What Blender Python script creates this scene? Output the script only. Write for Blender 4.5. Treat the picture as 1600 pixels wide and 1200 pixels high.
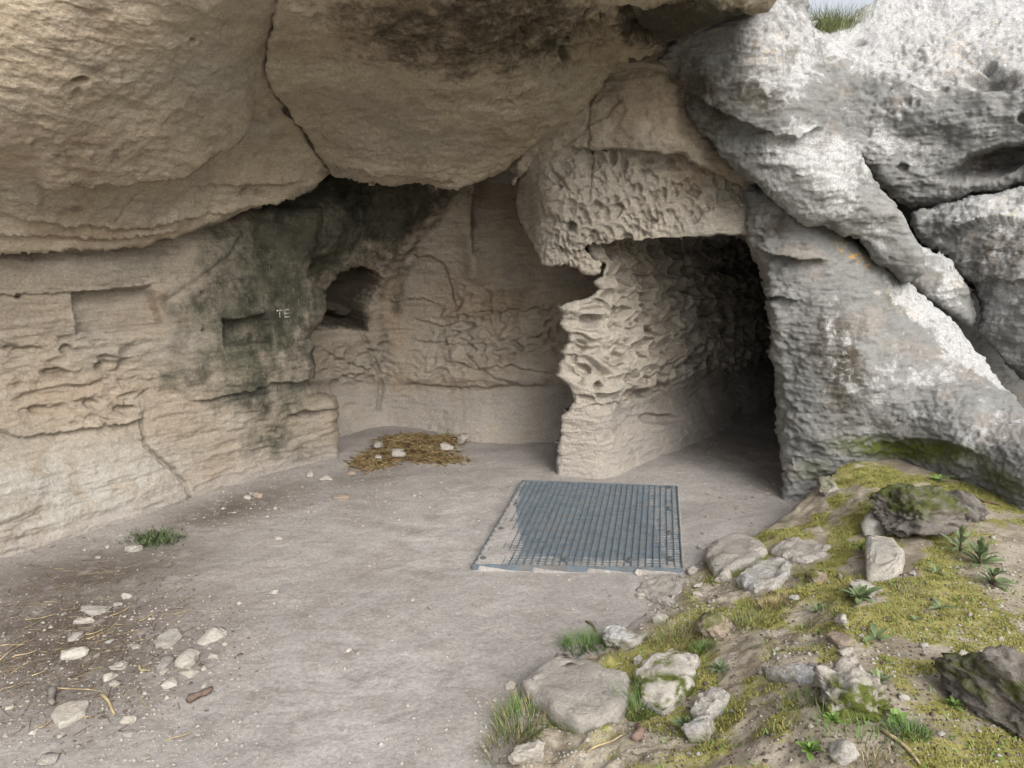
import bpy, math, random
import numpy as np

# ------------------------------------------------------------------ camera, sky, sun, exposure
S = bpy.context.scene
for o in list(bpy.data.objects):
    bpy.data.objects.remove(o)
R = math.radians
CAMZ, PITCH, HFOV = 1.6, R(10.4), R(70)
cam_d = bpy.data.cameras.new('camera')
cam_d.sensor_width = 36
cam_d.lens = 18 / math.tan(HFOV / 2)
cam_d.clip_start, cam_d.clip_end = 0.05, 3000
cam = bpy.data.objects.new('camera', cam_d)
S.collection.objects.link(cam)
cam.location = (0, 0, CAMZ)
cam.rotation_euler = (math.pi / 2 - PITCH, 0, 0)
S.camera = cam

SUN_EL, SUN_AZ = R(38), R(158)          # azimuth clockwise from +Y: behind the camera, a little to the right
w = bpy.data.worlds.new('World')
S.world = w
w.use_nodes = True
nt = w.node_tree
nt.nodes.clear()
sky = nt.nodes.new('ShaderNodeTexSky')
sky.sky_type = 'NISHITA'
sky.sun_disc = False
sky.sun_elevation = SUN_EL
sky.sun_rotation = SUN_AZ
sky.air_density = 1.0
sky.dust_density = 6.0
sky.ozone_density = 1.0
hs = nt.nodes.new('ShaderNodeHueSaturation')
hs.inputs['Saturation'].default_value = 0.30   # thin overcast
bg = nt.nodes.new('ShaderNodeBackground')
bg.inputs['Strength'].default_value = 0.15
wo = nt.nodes.new('ShaderNodeOutputWorld')
nt.links.new(sky.outputs[0], hs.inputs['Color'])
nt.links.new(hs.outputs[0], bg.inputs['Color'])
nt.links.new(bg.outputs[0], wo.inputs['Surface'])
sl = bpy.data.lights.new('sun', 'SUN')
sl.energy = 0.85
sl.angle = R(50)
sl.color = (1.0, 0.98, 0.95)
so = bpy.data.objects.new('sun', sl)
S.collection.objects.link(so)
so.rotation_euler = (math.pi / 2 - SUN_EL, 0, math.pi - SUN_AZ)
S.view_settings.view_transform = 'Standard'
S.view_settings.look = 'None'
S.view_settings.gamma = 1
S.view_settings.exposure = 0.80
S.render.engine = 'CYCLES'
S.cycles.max_bounces = 8
S.cycles.diffuse_bounces = 6

# ------------------------------------------------------------------ numpy helpers
FPX = 800 / math.tan(HFOV / 2)
CP, SP = math.cos(PITCH), math.sin(PITCH)


def ray(u, v):
    """unit-depth viewing direction of photo pixel (1600x1200)"""
    a = (np.asarray(u, float) - 800) / FPX
    b = (600 - np.asarray(v, float)) / FPX
    return np.stack([a, CP + b * SP, -SP + b * CP], -1)


def unproj(u, v, d):
    """the place at distance d (metres along +Y) seen at that pixel"""
    r = ray(u, v)
    k = np.asarray(d, float) / r[..., 1]
    return np.array([0, 0, CAMZ]) + r * k[..., None]


def project(p):
    p = np.asarray(p, float) - np.array([0, 0, CAMZ])
    f = p[..., 1] * CP - p[..., 2] * SP
    up = p[..., 1] * SP + p[..., 2] * CP
    return 800 + FPX * p[..., 0] / f, 600 - FPX * up / f


_rs = np.random.RandomState(7)
_perm = _rs.permutation(1024).astype(np.int64)
_perm = np.concatenate([_perm, _perm])
_g = _rs.normal(size=(1024, 3))
_g /= np.linalg.norm(_g, axis=1)[:, None]
_r3 = _rs.rand(1024, 3)


def _h(ix, iy, iz):
    return _perm[(_perm[(_perm[ix & 1023] + iy) & 1023] + iz) & 1023]


def perlin(p):
    i = np.floor(p).astype(np.int64)
    f = p - i
    t = f * f * f * (f * (f * 6 - 15) + 10)
    out = 0
    for dx in (0, 1):
        wx = t[:, 0] if dx else 1 - t[:, 0]
        for dy in (0, 1):
            wy = t[:, 1] if dy else 1 - t[:, 1]
            for dz in (0, 1):
                wz = t[:, 2] if dz else 1 - t[:, 2]
                g = _g[_h(i[:, 0] + dx, i[:, 1] + dy, i[:, 2] + dz)]
                dot = g[:, 0] * (f[:, 0] - dx) + g[:, 1] * (f[:, 1] - dy) + g[:, 2] * (f[:, 2] - dz)
                out = out + wx * wy * wz * dot
    return out * 1.5


def fbm(p, oct=4, gain=0.5, lac=2.07):
    a, s, q = 1.0, 0, np.array(p, float)
    for k in range(oct):
        s = s + a * perlin(q + 17.3 * k)
        q = q * lac
        a *= gain
    return s


def ridged(p, oct=4):
    a, s, q = 1.0, 0, np.array(p, float)
    for k in range(oct):
        s = s + a * (1 - 2 * np.abs(perlin(q + 9.1 * k)))
        q = q * 2.1
        a *= 0.5
    return s


def worley(p):
    i = np.floor(p).astype(np.int64)
    n = len(p)
    f1 = np.full(n, 9.0)
    f2 = np.full(n, 9.0)
    cid = np.zeros(n, np.int64)
    dz1 = np.zeros(n)
    for dx in (-1, 0, 1):
        for dy in (-1, 0, 1):
            for dz in (-1, 0, 1):
                h = _h(i[:, 0] + dx, i[:, 1] + dy, i[:, 2] + dz)
                c = i + np.array([dx, dy, dz]) + _r3[h]
                v = c - p
                d = np.sqrt((v * v).sum(1))
                closer = d < f1
                f2 = np.where(closer, f1, np.minimum(f2, d))
                cid = np.where(closer, h, cid)
                dz1 = np.where(closer, v[:, 2], dz1)
                f1 = np.where(closer, d, f1)
    return f1, f2, cid, dz1


def sstep(a, b, x):
    t = np.clip((x - a) / (b - a), 0, 1)
    return t * t * (3 - 2 * t)


class TPS:
    def __init__(self, pts, vals, reg=1e-3):
        pts = np.asarray(pts, float)
        self.c = pts.mean(0)
        self.s = np.abs(pts - self.c).max()
        self.p = (pts - self.c) / self.s
        n = len(pts)
        A = np.zeros((n + 3, n + 3))
        A[:n, :n] = self.k(self.p, self.p) + reg * np.eye(n)
        A[:n, n] = 1
        A[:n, n + 1:] = self.p
        A[n, :n] = 1
        A[n + 1:, :n] = self.p.T
        b = np.zeros(n + 3)
        b[:n] = vals
        self.w = np.linalg.solve(A, b)

    @staticmethod
    def k(a, b):
        r2 = ((a[:, None, :] - b[None]) ** 2).sum(-1)
        return 0.5 * r2 * np.log(r2 + 1e-12)

    def __call__(self, q):
        q = (np.asarray(q, float) - self.c) / self.s
        out = np.empty(len(q))
        n = len(self.p)
        for a in range(0, len(q), 40000):
            s = q[a:a + 40000]
            out[a:a + 40000] = self.k(s, self.p) @ self.w[:n] + self.w[n] + s @ self.w[n + 1:]
        return out


def seg_dist(U, V, pts, closed=False):
    """distance to a polyline, plus the nearest point"""
    pts = [tuple(map(float, p[:2])) for p in pts]
    best = np.full(U.shape, 1e9)
    bx = np.zeros(U.shape)
    by = np.zeros(U.shape)
    side = np.zeros(U.shape)
    m = len(pts)
    for k in range(m if closed else m - 1):
        x0, y0 = pts[k]
        x1, y1 = pts[(k + 1) % m]
        ex, ey = x1 - x0, y1 - y0
        L = ex * ex + ey * ey + 1e-9
        t = np.clip(((U - x0) * ex + (V - y0) * ey) / L, 0, 1)
        qx, qy = x0 + t * ex, y0 + t * ey
        d = np.hypot(U - qx, V - qy)
        c = d < best
        best = np.where(c, d, best)
        bx = np.where(c, qx, bx)
        by = np.where(c, qy, by)
        side = np.where(c, np.sign(ex * (V - y0) - ey * (U - x0)), side)
    return best, bx, by, side


def inside(U, V, pts):
    r = np.zeros(U.shape, bool)
    m = len(pts)
    for k in range(m):
        x0, y0 = pts[k][:2]
        x1, y1 = pts[(k + 1) % m][:2]
        if y0 == y1:
            continue
        c = ((y0 > V) != (y1 > V)) & (U < (x1 - x0) * (V - y0) / (y1 - y0) + x0)
        r ^= c
    return r


def sdist(U, V, pts):
    d, bx, by, _ = seg_dist(U, V, pts, True)
    return np.where(inside(U, V, pts), d, -d)


def blob(U, V, cx, cy, rx, ry, rot=0.0, hard=0.0):
    c, s = math.cos(R(rot)), math.sin(R(rot))
    x = ((U - cx) * c + (V - cy) * s) / rx
    y = (-(U - cx) * s + (V - cy) * c) / ry
    q = np.sqrt(x * x + y * y)
    return 1 - sstep(hard, 1.0, q)


# ------------------------------------------------------------------ objects
COL = S.collection


def tag(o, label=None, cat=None, group=None, kind=None):
    if label: o['label'] = label
    if cat: o['category'] = cat
    if group: o['group'] = group
    if kind: o['kind'] = kind
    return o


def new_obj(name, verts, faces, mat, parent=None, smooth=True, attrs=None, origin=None):
    """faces: (n,4) or (n,3) array, or a list of index tuples"""
    verts = np.asarray(verts, float)
    if origin is None and parent is None:
        origin = np.array([(verts[:, 0].min() + verts[:, 0].max()) / 2, (verts[:, 1].min() + verts[:, 1].max()) / 2, verts[:, 2].min()])
    if origin is not None:
        verts = verts - np.asarray(origin)
    me = bpy.data.meshes.new(name)
    if isinstance(faces, np.ndarray):
        k = faces.shape[1]
        me.vertices.add(len(verts))
        me.vertices.foreach_set('co', verts.astype(np.float32).ravel())
        me.loops.add(faces.size)
        me.loops.foreach_set('vertex_index', faces.astype(np.int32).ravel())
        me.polygons.add(len(faces))
        me.polygons.foreach_set('loop_start', np.arange(0, faces.size, k, dtype=np.int32))
        me.update(calc_edges=True)
    else:
        me.from_pydata([tuple(v) for v in verts], [], faces)
    if smooth:
        me.polygons.foreach_set('use_smooth', np.ones(len(me.polygons), bool))
    if attrs:
        for an, av in attrs.items():
            at = me.attributes.new(an, 'FLOAT', 'POINT')
            at.data.foreach_set('value', np.asarray(av, np.float32))
    me.materials.append(mat)
    me.validate()
    o = bpy.data.objects.new(name, me)
    COL.objects.link(o)
    if origin is not None:
        o.location = tuple(float(c) for c in origin)
    if parent:
        o.parent = parent
    return o


def empty(name, loc, rz=0.0):
    o = bpy.data.objects.new(name, None)
    COL.objects.link(o)
    o.location = tuple(float(c) for c in loc)
    o.rotation_euler = (0, 0, rz)
    o.empty_display_size = 0.1
    return o


# ------------------------------------------------------------------ materials
class Nodes:
    def __init__(self, name):
        self.m = bpy.data.materials.new(name)
        self.m.use_nodes = True
        self.t = self.m.node_tree
        self.t.nodes.clear()
        self.out = self.t.nodes.new('ShaderNodeOutputMaterial')
        self.b = self.t.nodes.new('ShaderNodeBsdfPrincipled')
        self.t.links.new(self.b.outputs[0], self.out.inputs[0])
        oi = self.t.nodes.new('ShaderNodeObjectInfo')
        va = self.t.nodes.new('ShaderNodeVectorMath')
        va.operation = 'MULTIPLY_ADD'
        self.t.links.new(oi.outputs['Random'], va.inputs[0])
        va.inputs[1].default_value = (37.0, 53.0, 71.0)
        self.t.links.new(self.t.nodes.new('ShaderNodeTexCoord').outputs['Object'], va.inputs[2])
        self.co = va.outputs[0]

    def set(self, sock, v):
        if hasattr(v, 'is_output'):
            self.t.links.new(v, sock)
        elif isinstance(v, tuple) and len(v) == 3 and sock.type == 'RGBA':
            sock.default_value = (*v, 1)
        else:
            sock.default_value = v

    def math(self, op, a, b=0.0, c=None, clamp=False):
        n = self.t.nodes.new('ShaderNodeMath')
        n.operation = op
        n.use_clamp = clamp
        self.set(n.inputs[0], a)
        self.set(n.inputs[1], b)
        if c is not None:
            self.set(n.inputs[2], c)
        return n.outputs[0]

    def ramp(self, x, a, b):
        n = self.t.nodes.new('ShaderNodeMapRange')
        n.interpolation_type = 'SMOOTHSTEP'
        self.set(n.inputs['Value'], x)
        n.inputs['From Min'].default_value = a
        n.inputs['From Max'].default_value = b
        return n.outputs[0]

    def mix(self, f, a, b, mode='MIX'):
        n = self.t.nodes.new('ShaderNodeMix')
        n.data_type = 'RGBA'
        n.blend_type = mode
        self.set(n.inputs[0], f)
        self.set(n.inputs[6], a)
        self.set(n.inputs[7], b)
        return n.outputs[2]

    def map(self, scale=(1, 1, 1), off=(0, 0, 0), rot=(0, 0, 0)):
        n = self.t.nodes.new('ShaderNodeMapping')
        n.inputs['Scale'].default_value = scale
        n.inputs['Location'].default_value = off
        n.inputs['Rotation'].default_value = rot
        self.t.links.new(self.co, n.inputs['Vector'])
        return n.outputs[0]

    def noise(self, scale, detail=5, rough=0.6, vec=None, dist=0.0, col=False):
        n = self.t.nodes.new('ShaderNodeTexNoise')
        n.inputs['Scale'].default_value = scale
        n.inputs['Detail'].default_value = detail
        n.inputs['Roughness'].default_value = rough
        n.inputs['Distortion'].default_value = dist
        self.t.links.new(vec or self.co, n.inputs['Vector'])
        return n.outputs['Color' if col else 'Fac']

    def voro(self, scale, feature='F1', vec=None, out='Distance'):
        n = self.t.nodes.new('ShaderNodeTexVoronoi')
        n.feature = feature
        n.inputs['Scale'].default_value = scale
        self.t.links.new(vec or self.co, n.inputs['Vector'])
        return n.outputs[out]

    def attr(self, name):
        n = self.t.nodes.new('ShaderNodeAttribute')
        n.attribute_name = name
        return n.outputs['Fac']

    def bump(self, h, strength, dist, prev=None):
        n = self.t.nodes.new('ShaderNodeBump')
        n.inputs['Strength'].default_value = strength
        n.inputs['Distance'].default_value = dist
        self.t.links.new(h, n.inputs['Height'])
        if prev:
            self.t.links.new(prev, n.inputs['Normal'])
        return n.outputs[0]

    def done(self, col, rough=0.9, normal=None, spec=0.25, metal=0.0):
        self.set(self.b.inputs['Base Color'], col)
        self.set(self.b.inputs['Roughness'], rough)
        self.b.inputs['Specular IOR Level'].default_value = spec
        self.b.inputs['Metallic'].default_value = metal
        if normal:
            self.t.links.new(normal, self.b.inputs['Normal'])
        return self.m


def rock_material(name, c_mid, c_light, c_dark, strata=0.5, bump=1.0, speck=1.0):
    """sandstone / limestone; stains, algae, lichen and dust follow point attributes and break up with noise"""
    n = Nodes(name)
    big = n.noise(1.6, 4, 0.55)
    mid = n.noise(9, 6, 0.62, dist=0.4)
    fine = n.noise(70, 5, 0.7)
    grit = n.noise(320, 3, 0.7)
    st = n.noise(5.0, 6, 0.65, vec=n.map((1, 1, 7)), dist=0.6)
    drip = n.noise(7.0, 5, 0.65, vec=n.map((3.2, 3.2, 0.7)), dist=0.3)
    col = n.mix(n.ramp(big, 0.33, 0.68), c_mid, c_light)
    col = n.mix(n.math('MULTIPLY', n.ramp(mid, 0.50, 0.72), 0.6), col, c_dark)
    col = n.mix(n.math('MULTIPLY', n.ramp(st, 0.46, 0.70), strata), col, c_dark)
    col = n.mix(n.math('MULTIPLY', n.ramp(st, 0.48, 0.30), strata * 0.5), col, c_light)
    zone = n.noise(2.7, 3, 0.5, vec=n.map((1, 1, 1.6), (5, 3, 9)))
    col = n.mix(n.math('MULTIPLY', n.ramp(zone, 0.52, 0.68), 0.35), col, n.mix(0.5, col, (0.23, 0.235, 0.235)))
    col = n.mix(n.math('MULTIPLY', n.ramp(zone, 0.47, 0.32), 0.35), col, n.mix(0.5, col, (0.33, 0.25, 0.185)))
    pk = n.math('ADD', n.voro(55), n.math('MULTIPLY', n.noise(110, 3, 0.6), 0.25))
    pf = n.math('MULTIPLY', n.ramp(pk, 0.34, 0.24), n.ramp(n.noise(11, 4, 0.6), 0.50, 0.62))
    col = n.mix(n.math('MULTIPLY', pf, 0.55 * speck), col, c_dark)
    # warm iron staining
    f = n.math('MULTIPLY', n.attr('warm'), n.ramp(n.noise(6, 5, 0.6), 0.3, 0.6))
    col = n.mix(n.math('MULTIPLY', f, 0.8), col, (0.30, 0.205, 0.13))
    # pale bare stone
    f = n.math('MULTIPLY', n.attr('pale'), n.ramp(mid, 0.25, 0.60))
    col = n.mix(f, col, (0.335, 0.318, 0.282))
    # grey dust near the ground and on rubbed surfaces
    f = n.math('MULTIPLY', n.attr('dust'), n.ramp(n.noise(5, 5, 0.6), 0.22, 0.58))
    col = n.mix(f, col, (0.272, 0.248, 0.222))
    # dark sooty and black lichen crusts plus painted recess shade: blotchy
    sp = n.math('ADD', n.math('MULTIPLY', mid, 0.55), n.math('MULTIPLY', n.noise(28, 5, 0.7), 0.45))
    f = n.ramp(n.math('ADD', sp, n.math('MULTIPLY', n.attr('soot_shade'), 0.42)), 0.58, 0.95)
    col = n.mix(n.math('MULTIPLY', f, n.ramp(n.attr('soot_shade'), 0.0, 0.35)), col, (0.062, 0.052, 0.038))
    # green-black algae, streaking downwards
    sa = n.math('ADD', n.math('MULTIPLY', drip, 0.45), n.math('MULTIPLY', n.noise(9, 8, 0.74), 1.4))
    f = n.ramp(n.math('ADD', sa, n.math('MULTIPLY', n.attr('algae'), 0.62)), 0.86, 1.66)
    f = n.math('MULTIPLY', f, n.ramp(n.attr('algae'), 0.0, 0.45))
    col = n.mix(f, col, n.mix(n.ramp(n.noise(5, 5, .65), 0.35, 0.65), (0.080, 0.079, 0.056), (0.034, 0.036, 0.027)))
    # lichen: grey crust, white rosettes, a few black and orange specks
    la = n.attr('lichen')
    lw = n.math('ADD', n.math('MULTIPLY', n.noise(4.0, 8, 0.66, dist=0.5), 0.68), n.math('MULTIPLY', n.noise(15, 4, 0.55, dist=0.8), 0.32))
    f = n.ramp(n.math('ADD', lw, n.math('MULTIPLY', la, 0.28)), 0.585, 0.70)
    f = n.math('MULTIPLY', f, n.ramp(la, 0.0, 0.2))
    col = n.mix(n.math('MULTIPLY', f, 0.9), col, n.mix(n.ramp(fine, 0.4, 0.6), (0.33, 0.33, 0.325), (0.41, 0.41, 0.405)))
    vd = n.math('ADD', n.voro(16), n.math('MULTIPLY', n.noise(60, 3, 0.6), 0.22))
    f = n.math('MULTIPLY', n.ramp(vd, 0.30, 0.24), n.math('MULTIPLY', n.ramp(la, 0.3, 0.8), n.ramp(n.noise(3.0, 3), 0.5, 0.62)))
    col = n.mix(n.math('MULTIPLY', f, 0.8), col, (0.68, 0.69, 0.66))
    f = n.math('MULTIPLY', n.ramp(n.noise(38, 6, 0.75), 0.58, 0.68), n.math('MULTIPLY', la, n.ramp(n.noise(4.5, 4), 0.44, 0.60)))
    col = n.mix(n.math('MULTIPLY', f, 0.85), col, (0.075, 0.075, 0.072))
    f = n.math('MULTIPLY', n.ramp(drip, 0.52, 0.66), n.ramp(la, 0.05, 0.4))
    col = n.mix(n.math('MULTIPLY', f, 0.45), col, (0.13, 0.13, 0.125))
    f = n.math('MULTIPLY', n.attr('orange'), n.ramp(n.noise(30, 5, 0.7), 0.50, 0.62))
    col = n.mix(f, col, (0.50, 0.30, 0.07))
    f = n.math('MULTIPLY', n.attr('moss'), n.ramp(n.noise(22, 6, 0.7), 0.32, 0.55))
    col = n.mix(f, col, (0.085, 0.10, 0.022))
    # grain
    col = n.mix(0.55 * speck, col, n.mix(n.ramp(fine, 0.3, 0.7), (0.36, 0.36, 0.36), (0.64, 0.64, 0.64)), 'OVERLAY')
    col = n.mix(0.30 * speck, col, n.mix(n.ramp(grit, 0.35, 0.65), (0.3, 0.3, 0.3), (0.7, 0.7, 0.7)), 'OVERLAY')
    h = n.math('ADD', n.math('MULTIPLY', mid, 0.35), n.math('MULTIPLY', st, 0.35))
    nb = n.bump(h, 0.6 * bump, 0.035)
    nb = n.bump(n.math('SUBTRACT', 1.0, pf), 0.6 * bump, 0.006, nb)
    nb = n.bump(fine, 0.75 * bump, 0.010, nb)
    nb = n.bump(grit, 0.5 * bump, 0.003, nb)
    return n.done(col, 0.93, nb, 0.15)


M_BEIGE = rock_material('beige_sandstone', (0.33, 0.28, 0.214), (0.39, 0.345, 0.28), (0.22, 0.18, 0.132), 0.42)
M_SHADED = rock_material('shaded_wall_sandstone', (0.264, 0.226, 0.175), (0.325, 0.286, 0.23), (0.168, 0.137, 0.101), 0.5)  # beige sandstone darkened, the shade of the recess put into its colour
M_LIT_ROOF = rock_material('lit_roof_sandstone', (0.40, 0.338, 0.252), (0.47, 0.41, 0.32), (0.25, 0.20, 0.14), 0.45)  # beige sandstone lightened, the light on the overhangs put into its colour
M_PALE = rock_material('pale_honeycomb_stone', (0.30, 0.27, 0.222), (0.35, 0.32, 0.27), (0.21, 0.18, 0.14), 0.3)
M_GREY = rock_material('grey_weathered_limestone', (0.165, 0.165, 0.158), (0.212, 0.212, 0.204), (0.105, 0.105, 0.10), 0.45, 0.6, 0.5)
ATTRS = ('warm', 'pale', 'dust', 'soot_shade', 'algae', 'lichen', 'orange', 'moss')


# ------------------------------------------------------------------ rock face builder
def axis(a, b, lo, hi, step, coarse):
    """dense inside the frame, coarse outside"""
    pts = [np.arange(max(a, lo), min(b, hi) + step * 0.5, step)] if min(b, hi) > max(a, lo) else []
    if a < lo:
        e = min(lo, b)
        pts.insert(0, np.linspace(a, e, max(2, int((e - a) / coarse)), endpoint=False))
    if b > hi:
        s = max(hi, a)
        pts.append(np.linspace(s, b, max(2, int((b - s) / coarse)) + 1)[1:])
    return np.unique(np.concatenate(pts).round(3))


def rock_face(name, poly, ctrl, relief, paint, mat, label, cat='rock', step=2.0, edge=(14, 0.10), skirt=(0.15, 0.4, 0.9), dense_to=1624, step_v=None,
              rough=2.5, reg=1e-3, group=None, seed=0):
    """A rock mass seen from its open side: real positions from control points, rounded rims and a body that runs back into the hillside."""
    us = [p[0] for p in poly]
    vs = [p[1] for p in poly]
    gu = axis(min(us) - 6, max(us) + 6, -24, dense_to, step, 14)
    gv = axis(min(vs) - 6, max(vs) + 6, -24, 960, step_v or step, 14)
    U, V = np.meshgrid(gu, gv)
    shp = U.shape
    u, v = U.ravel(), V.ravel()
    jn = np.stack([u / 26, v / 26, np.full(u.shape, 3.3 + seed)], 1)
    ju = u + rough * fbm(jn, 3)
    jv = v + rough * fbm(jn + 50, 3)
    d, bx, by, _ = seg_dist(ju, jv, poly, True)
    ins = inside(ju, jv, poly)
    insg = ins.reshape(shp)
    cell = insg[:-1, :-1] | insg[1:, :-1] | insg[:-1, 1:] | insg[1:, 1:]
    idx = np.arange(u.size).reshape(shp)
    q = np.stack([idx[:-1, :-1], idx[1:, :-1], idx[1:, 1:], idx[:-1, 1:]], -1)[cell]
    used = np.unique(q)
    re = np.full(u.size, -1)
    re[used] = np.arange(len(used))
    q = re[q]
    out = ~ins[used]
    uu = np.where(out, u[used] + (bx - ju)[used], u[used])
    vv = np.where(out, v[used] + (by - jv)[used], v[used])
    dd = np.where(out, 0.0, d[used])
    c = np.array(ctrl, float)
    base = TPS(c[:, :2], c[:, 2], reg)(np.stack([uu, vv], 1))
    s = np.clip(dd / edge[0], 0, 1)
    base = base + edge[1] * (1 - np.sqrt(np.clip(1 - (1 - s) ** 2, 0, 1)))
    P = unproj(uu, vv, base)
    # normals on the smooth base
    N = vert_normals(P, q)
    to = np.array([0, 0, CAMZ]) - P
    flip = np.sign((N * to).sum(1))
    N = N * np.where(flip == 0, 1, flip)[:, None]
    h = relief(P, uu, vv) if relief else 0
    P = P + N * np.asarray(h)[:, None]
    # body running back from the rim
    ed = np.concatenate([q[:, [0, 1]], q[:, [1, 2]], q[:, [2, 3]], q[:, [3, 0]]])
    key = np.sort(ed, 1)
    _, inv, cnt = np.unique(key[:, 0] * (len(P) + 1) + key[:, 1], return_inverse=True, return_counts=True)
    rim = ed[cnt[inv] == 1]
    ring = np.unique(rim)
    rmap = np.full(len(P), -1)
    at = paint(P, uu, vv) if paint else {}
    at = {k: np.clip(np.broadcast_to(at.get(k, 0.0), (len(P),)), 0, 1.2) for k in ATTRS}
    verts, quads = [P], [q]
    prev = np.arange(len(P))
    n = len(P)
    dirn = P[ring] - np.array([0, 0, CAMZ])
    dirn /= np.linalg.norm(dirn, axis=1)[:, None]
    inw = P.mean(0) - P[ring]
    inw -= dirn * (inw * dirn).sum(1)[:, None]
    inw /= np.linalg.norm(inw, axis=1)[:, None] + 1e-9
    for k, ln in enumerate(skirt):
        nv = P[ring] + dirn * ln
        nv = nv + inw * (0.07 * ln) + 0.02 * np.stack([perlin(nv * 4 + s_) for s_ in (1, 20, 40)], 1) * min(1, ln * 3)
        m = prev.copy()
        m[ring] = n + np.arange(len(ring))
        verts.append(nv)
        quads.append(np.stack([rim[:, 1], rim[:, 0], rim[:, 0], rim[:, 1]], 1))
        quads[-1] = np.stack([prev[rim[:, 1]], prev[rim[:, 0]], m[rim[:, 0]], m[rim[:, 1]]], 1)
        prev = m
        n += len(ring)
    for k in at:
        at[k] = np.concatenate([at[k]] + [at[k][ring]] * len(skirt))
    o = new_obj(name, np.concatenate(verts), np.concatenate(quads), mat, attrs=at)
    tag(o, label, cat, group)
    return o


def vert_normals(P, q):
    a = P[q[:, 2]] - P[q[:, 0]]
    b = P[q[:, 3]] - P[q[:, 1]]
    fn = np.cross(a, b)
    N = np.zeros_like(P)
    for k in range(4):
        for j in range(3):
            N[:, j] += np.bincount(q[:, k], fn[:, j], len(P))
    return N / (np.linalg.norm(N, axis=1)[:, None] + 1e-12)


def crack(u, v, pts, width, depth, wob=2.0):
    jn = np.stack([u / 9, v / 9, np.zeros_like(u)], 1)
    d, _, _, side = seg_dist(u + wob * perlin(jn), v + wob * perlin(jn + 31), pts)
    return -depth * np.exp(-(d / width) ** 2), np.where(side > 0, d, -d), d


def ledge(u, v, pts, up, down, wob=4.0):
    """lip along a left-to-right line: stands out just above, undercut just below (metres, px widths)"""
    jn = np.stack([u / 22, v / 22, np.full(u.shape, 5.5)], 1)
    d, bx, by, side = seg_dist(u + wob * perlin(jn), v + wob * fbm(jn + 31, 3), pts)
    a, wa = up
    b, wb = down
    x0, x1 = pts[0][0], pts[-1][0]
    fade = sstep(x0 - 8, x0 + 20, u) * (1 - sstep(x1 - 20, x1 + 8, u))
    return fade * np.where(side < 0, a * np.exp(-d / wa), -b * np.exp(-d / wb) * (1 - np.exp(-d / 1.2)))


def niche(u, v, pts, depth, soft=3.0):
    jn = np.stack([u / 14, v / 14, np.full(u.shape, 8.5)], 1)
    s = sdist(u + 2.2 * perlin(jn) + 1.6 * perlin(jn * 2.7), v + 2.2 * perlin(jn + 11) + 1.6 * perlin(jn * 2.7 + 5), pts)
    return -depth * sstep(-0.5, soft, s)


def pit(u, v, cx, cy, rx, ry, depth, rot=0):
    jn = np.stack([u / 10, v / 10, np.full(u.shape, 1.5)], 1)
    return -depth * blob(u + 2.5 * perlin(jn), v + 2.0 * perlin(jn + 7), cx, cy, rx, ry, rot, 0.45)


def honeycomb(P, sc, wall=0.22, warp=0.35):
    """tafoni: 0 on the thin walls between cells, 1 at the bottom of a cell"""
    q = P * np.asarray(sc)
    q = q + warp * np.stack([fbm(P * 5 + k, 2) for k in (0, 30, 60)], 1)
    f1, f2, cid, dz = worley(q)
    var = _r3[cid, 0]
    return sstep(0.02, wall, f2 - f1) * (1 - 0.35 * sstep(0.2, 0.8, f1)) * (0.35 + 0.65 * var), dz, cid


def hollows(P, sc, r=0.5, warp=0.3, part=0.75):
    """scattered oval hollows with rounded rims"""
    q = P * np.asarray(sc) + warp * np.stack([fbm(P * 5 + k, 2) for k in (0, 30, 60)], 1)
    f1, f2, cid, dz = worley(q)
    var = _r3[cid, 0]
    return (1 - sstep(0.55 * r, r * (0.8 + 0.5 * var), f1)) * (_r3[cid, 2] < part) * (0.3 + 0.7 * var) * (0.8 + 0.5 * np.clip(-dz, -.5, .8))


def scallop(P, sc, warp=0.5):
    """scooped hollows with a sharp upper lip"""
    q = P * np.asarray(sc) + warp * np.stack([fbm(P * 6 + k, 2) for k in (5, 35, 65)], 1)
    f1, f2, cid, dz = worley(q)
    return np.clip(1 - f1 * 1.15, 0, 1) * (0.3 + 0.7 * _r3[cid, 1]) * (0.55 + 0.9 * np.clip(0.5 - dz, 0, 1))


def grain(P, a=0.012, b=0.004, st=0.006, cr=1.0):
    """rock roughness at hand and finger scale, with bedding"""
    z = P * np.array([1.2, 1.2, 9.0])
    t = fbm(P * np.array([5, 5, 24]) + 0.6 * fbm(P * 3 + 2, 2)[:, None], 3)
    t2 = fbm(P * np.array([11, 11, 40]) + 9, 2)
    crisp = cr * 0.9 * b * (sstep(0.10, 0.20, t) - sstep(-0.22, -0.12, -t) * 0.5) + cr * 0.6 * b * sstep(0.12, 0.22, t2)
    return a * fbm(P * 3.2, 4) + b * fbm(P * 22, 3) + st * fbm(z * 2.0 + 4, 3) + crisp + 0.35 * b * fbm(P * 60, 2)

# ------------------------------------------------------------------ ground: floor, bank, land out to the horizon
EDGE = np.array([(1420, 740), (1292, 772), (1262, 800), (1200, 826), (1110, 868), (1062, 905), (1018, 960), (950, 1010), (880, 1040),
                 (830, 1075), (790, 1130), (765, 1210), (740, 1330)], float)


def on_plane(u, v, h):
    r = ray(u, v)
    k = (h - CAMZ) / r[..., 2]
    return np.array([0, 0, CAMZ]) + r * k[..., None]


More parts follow.
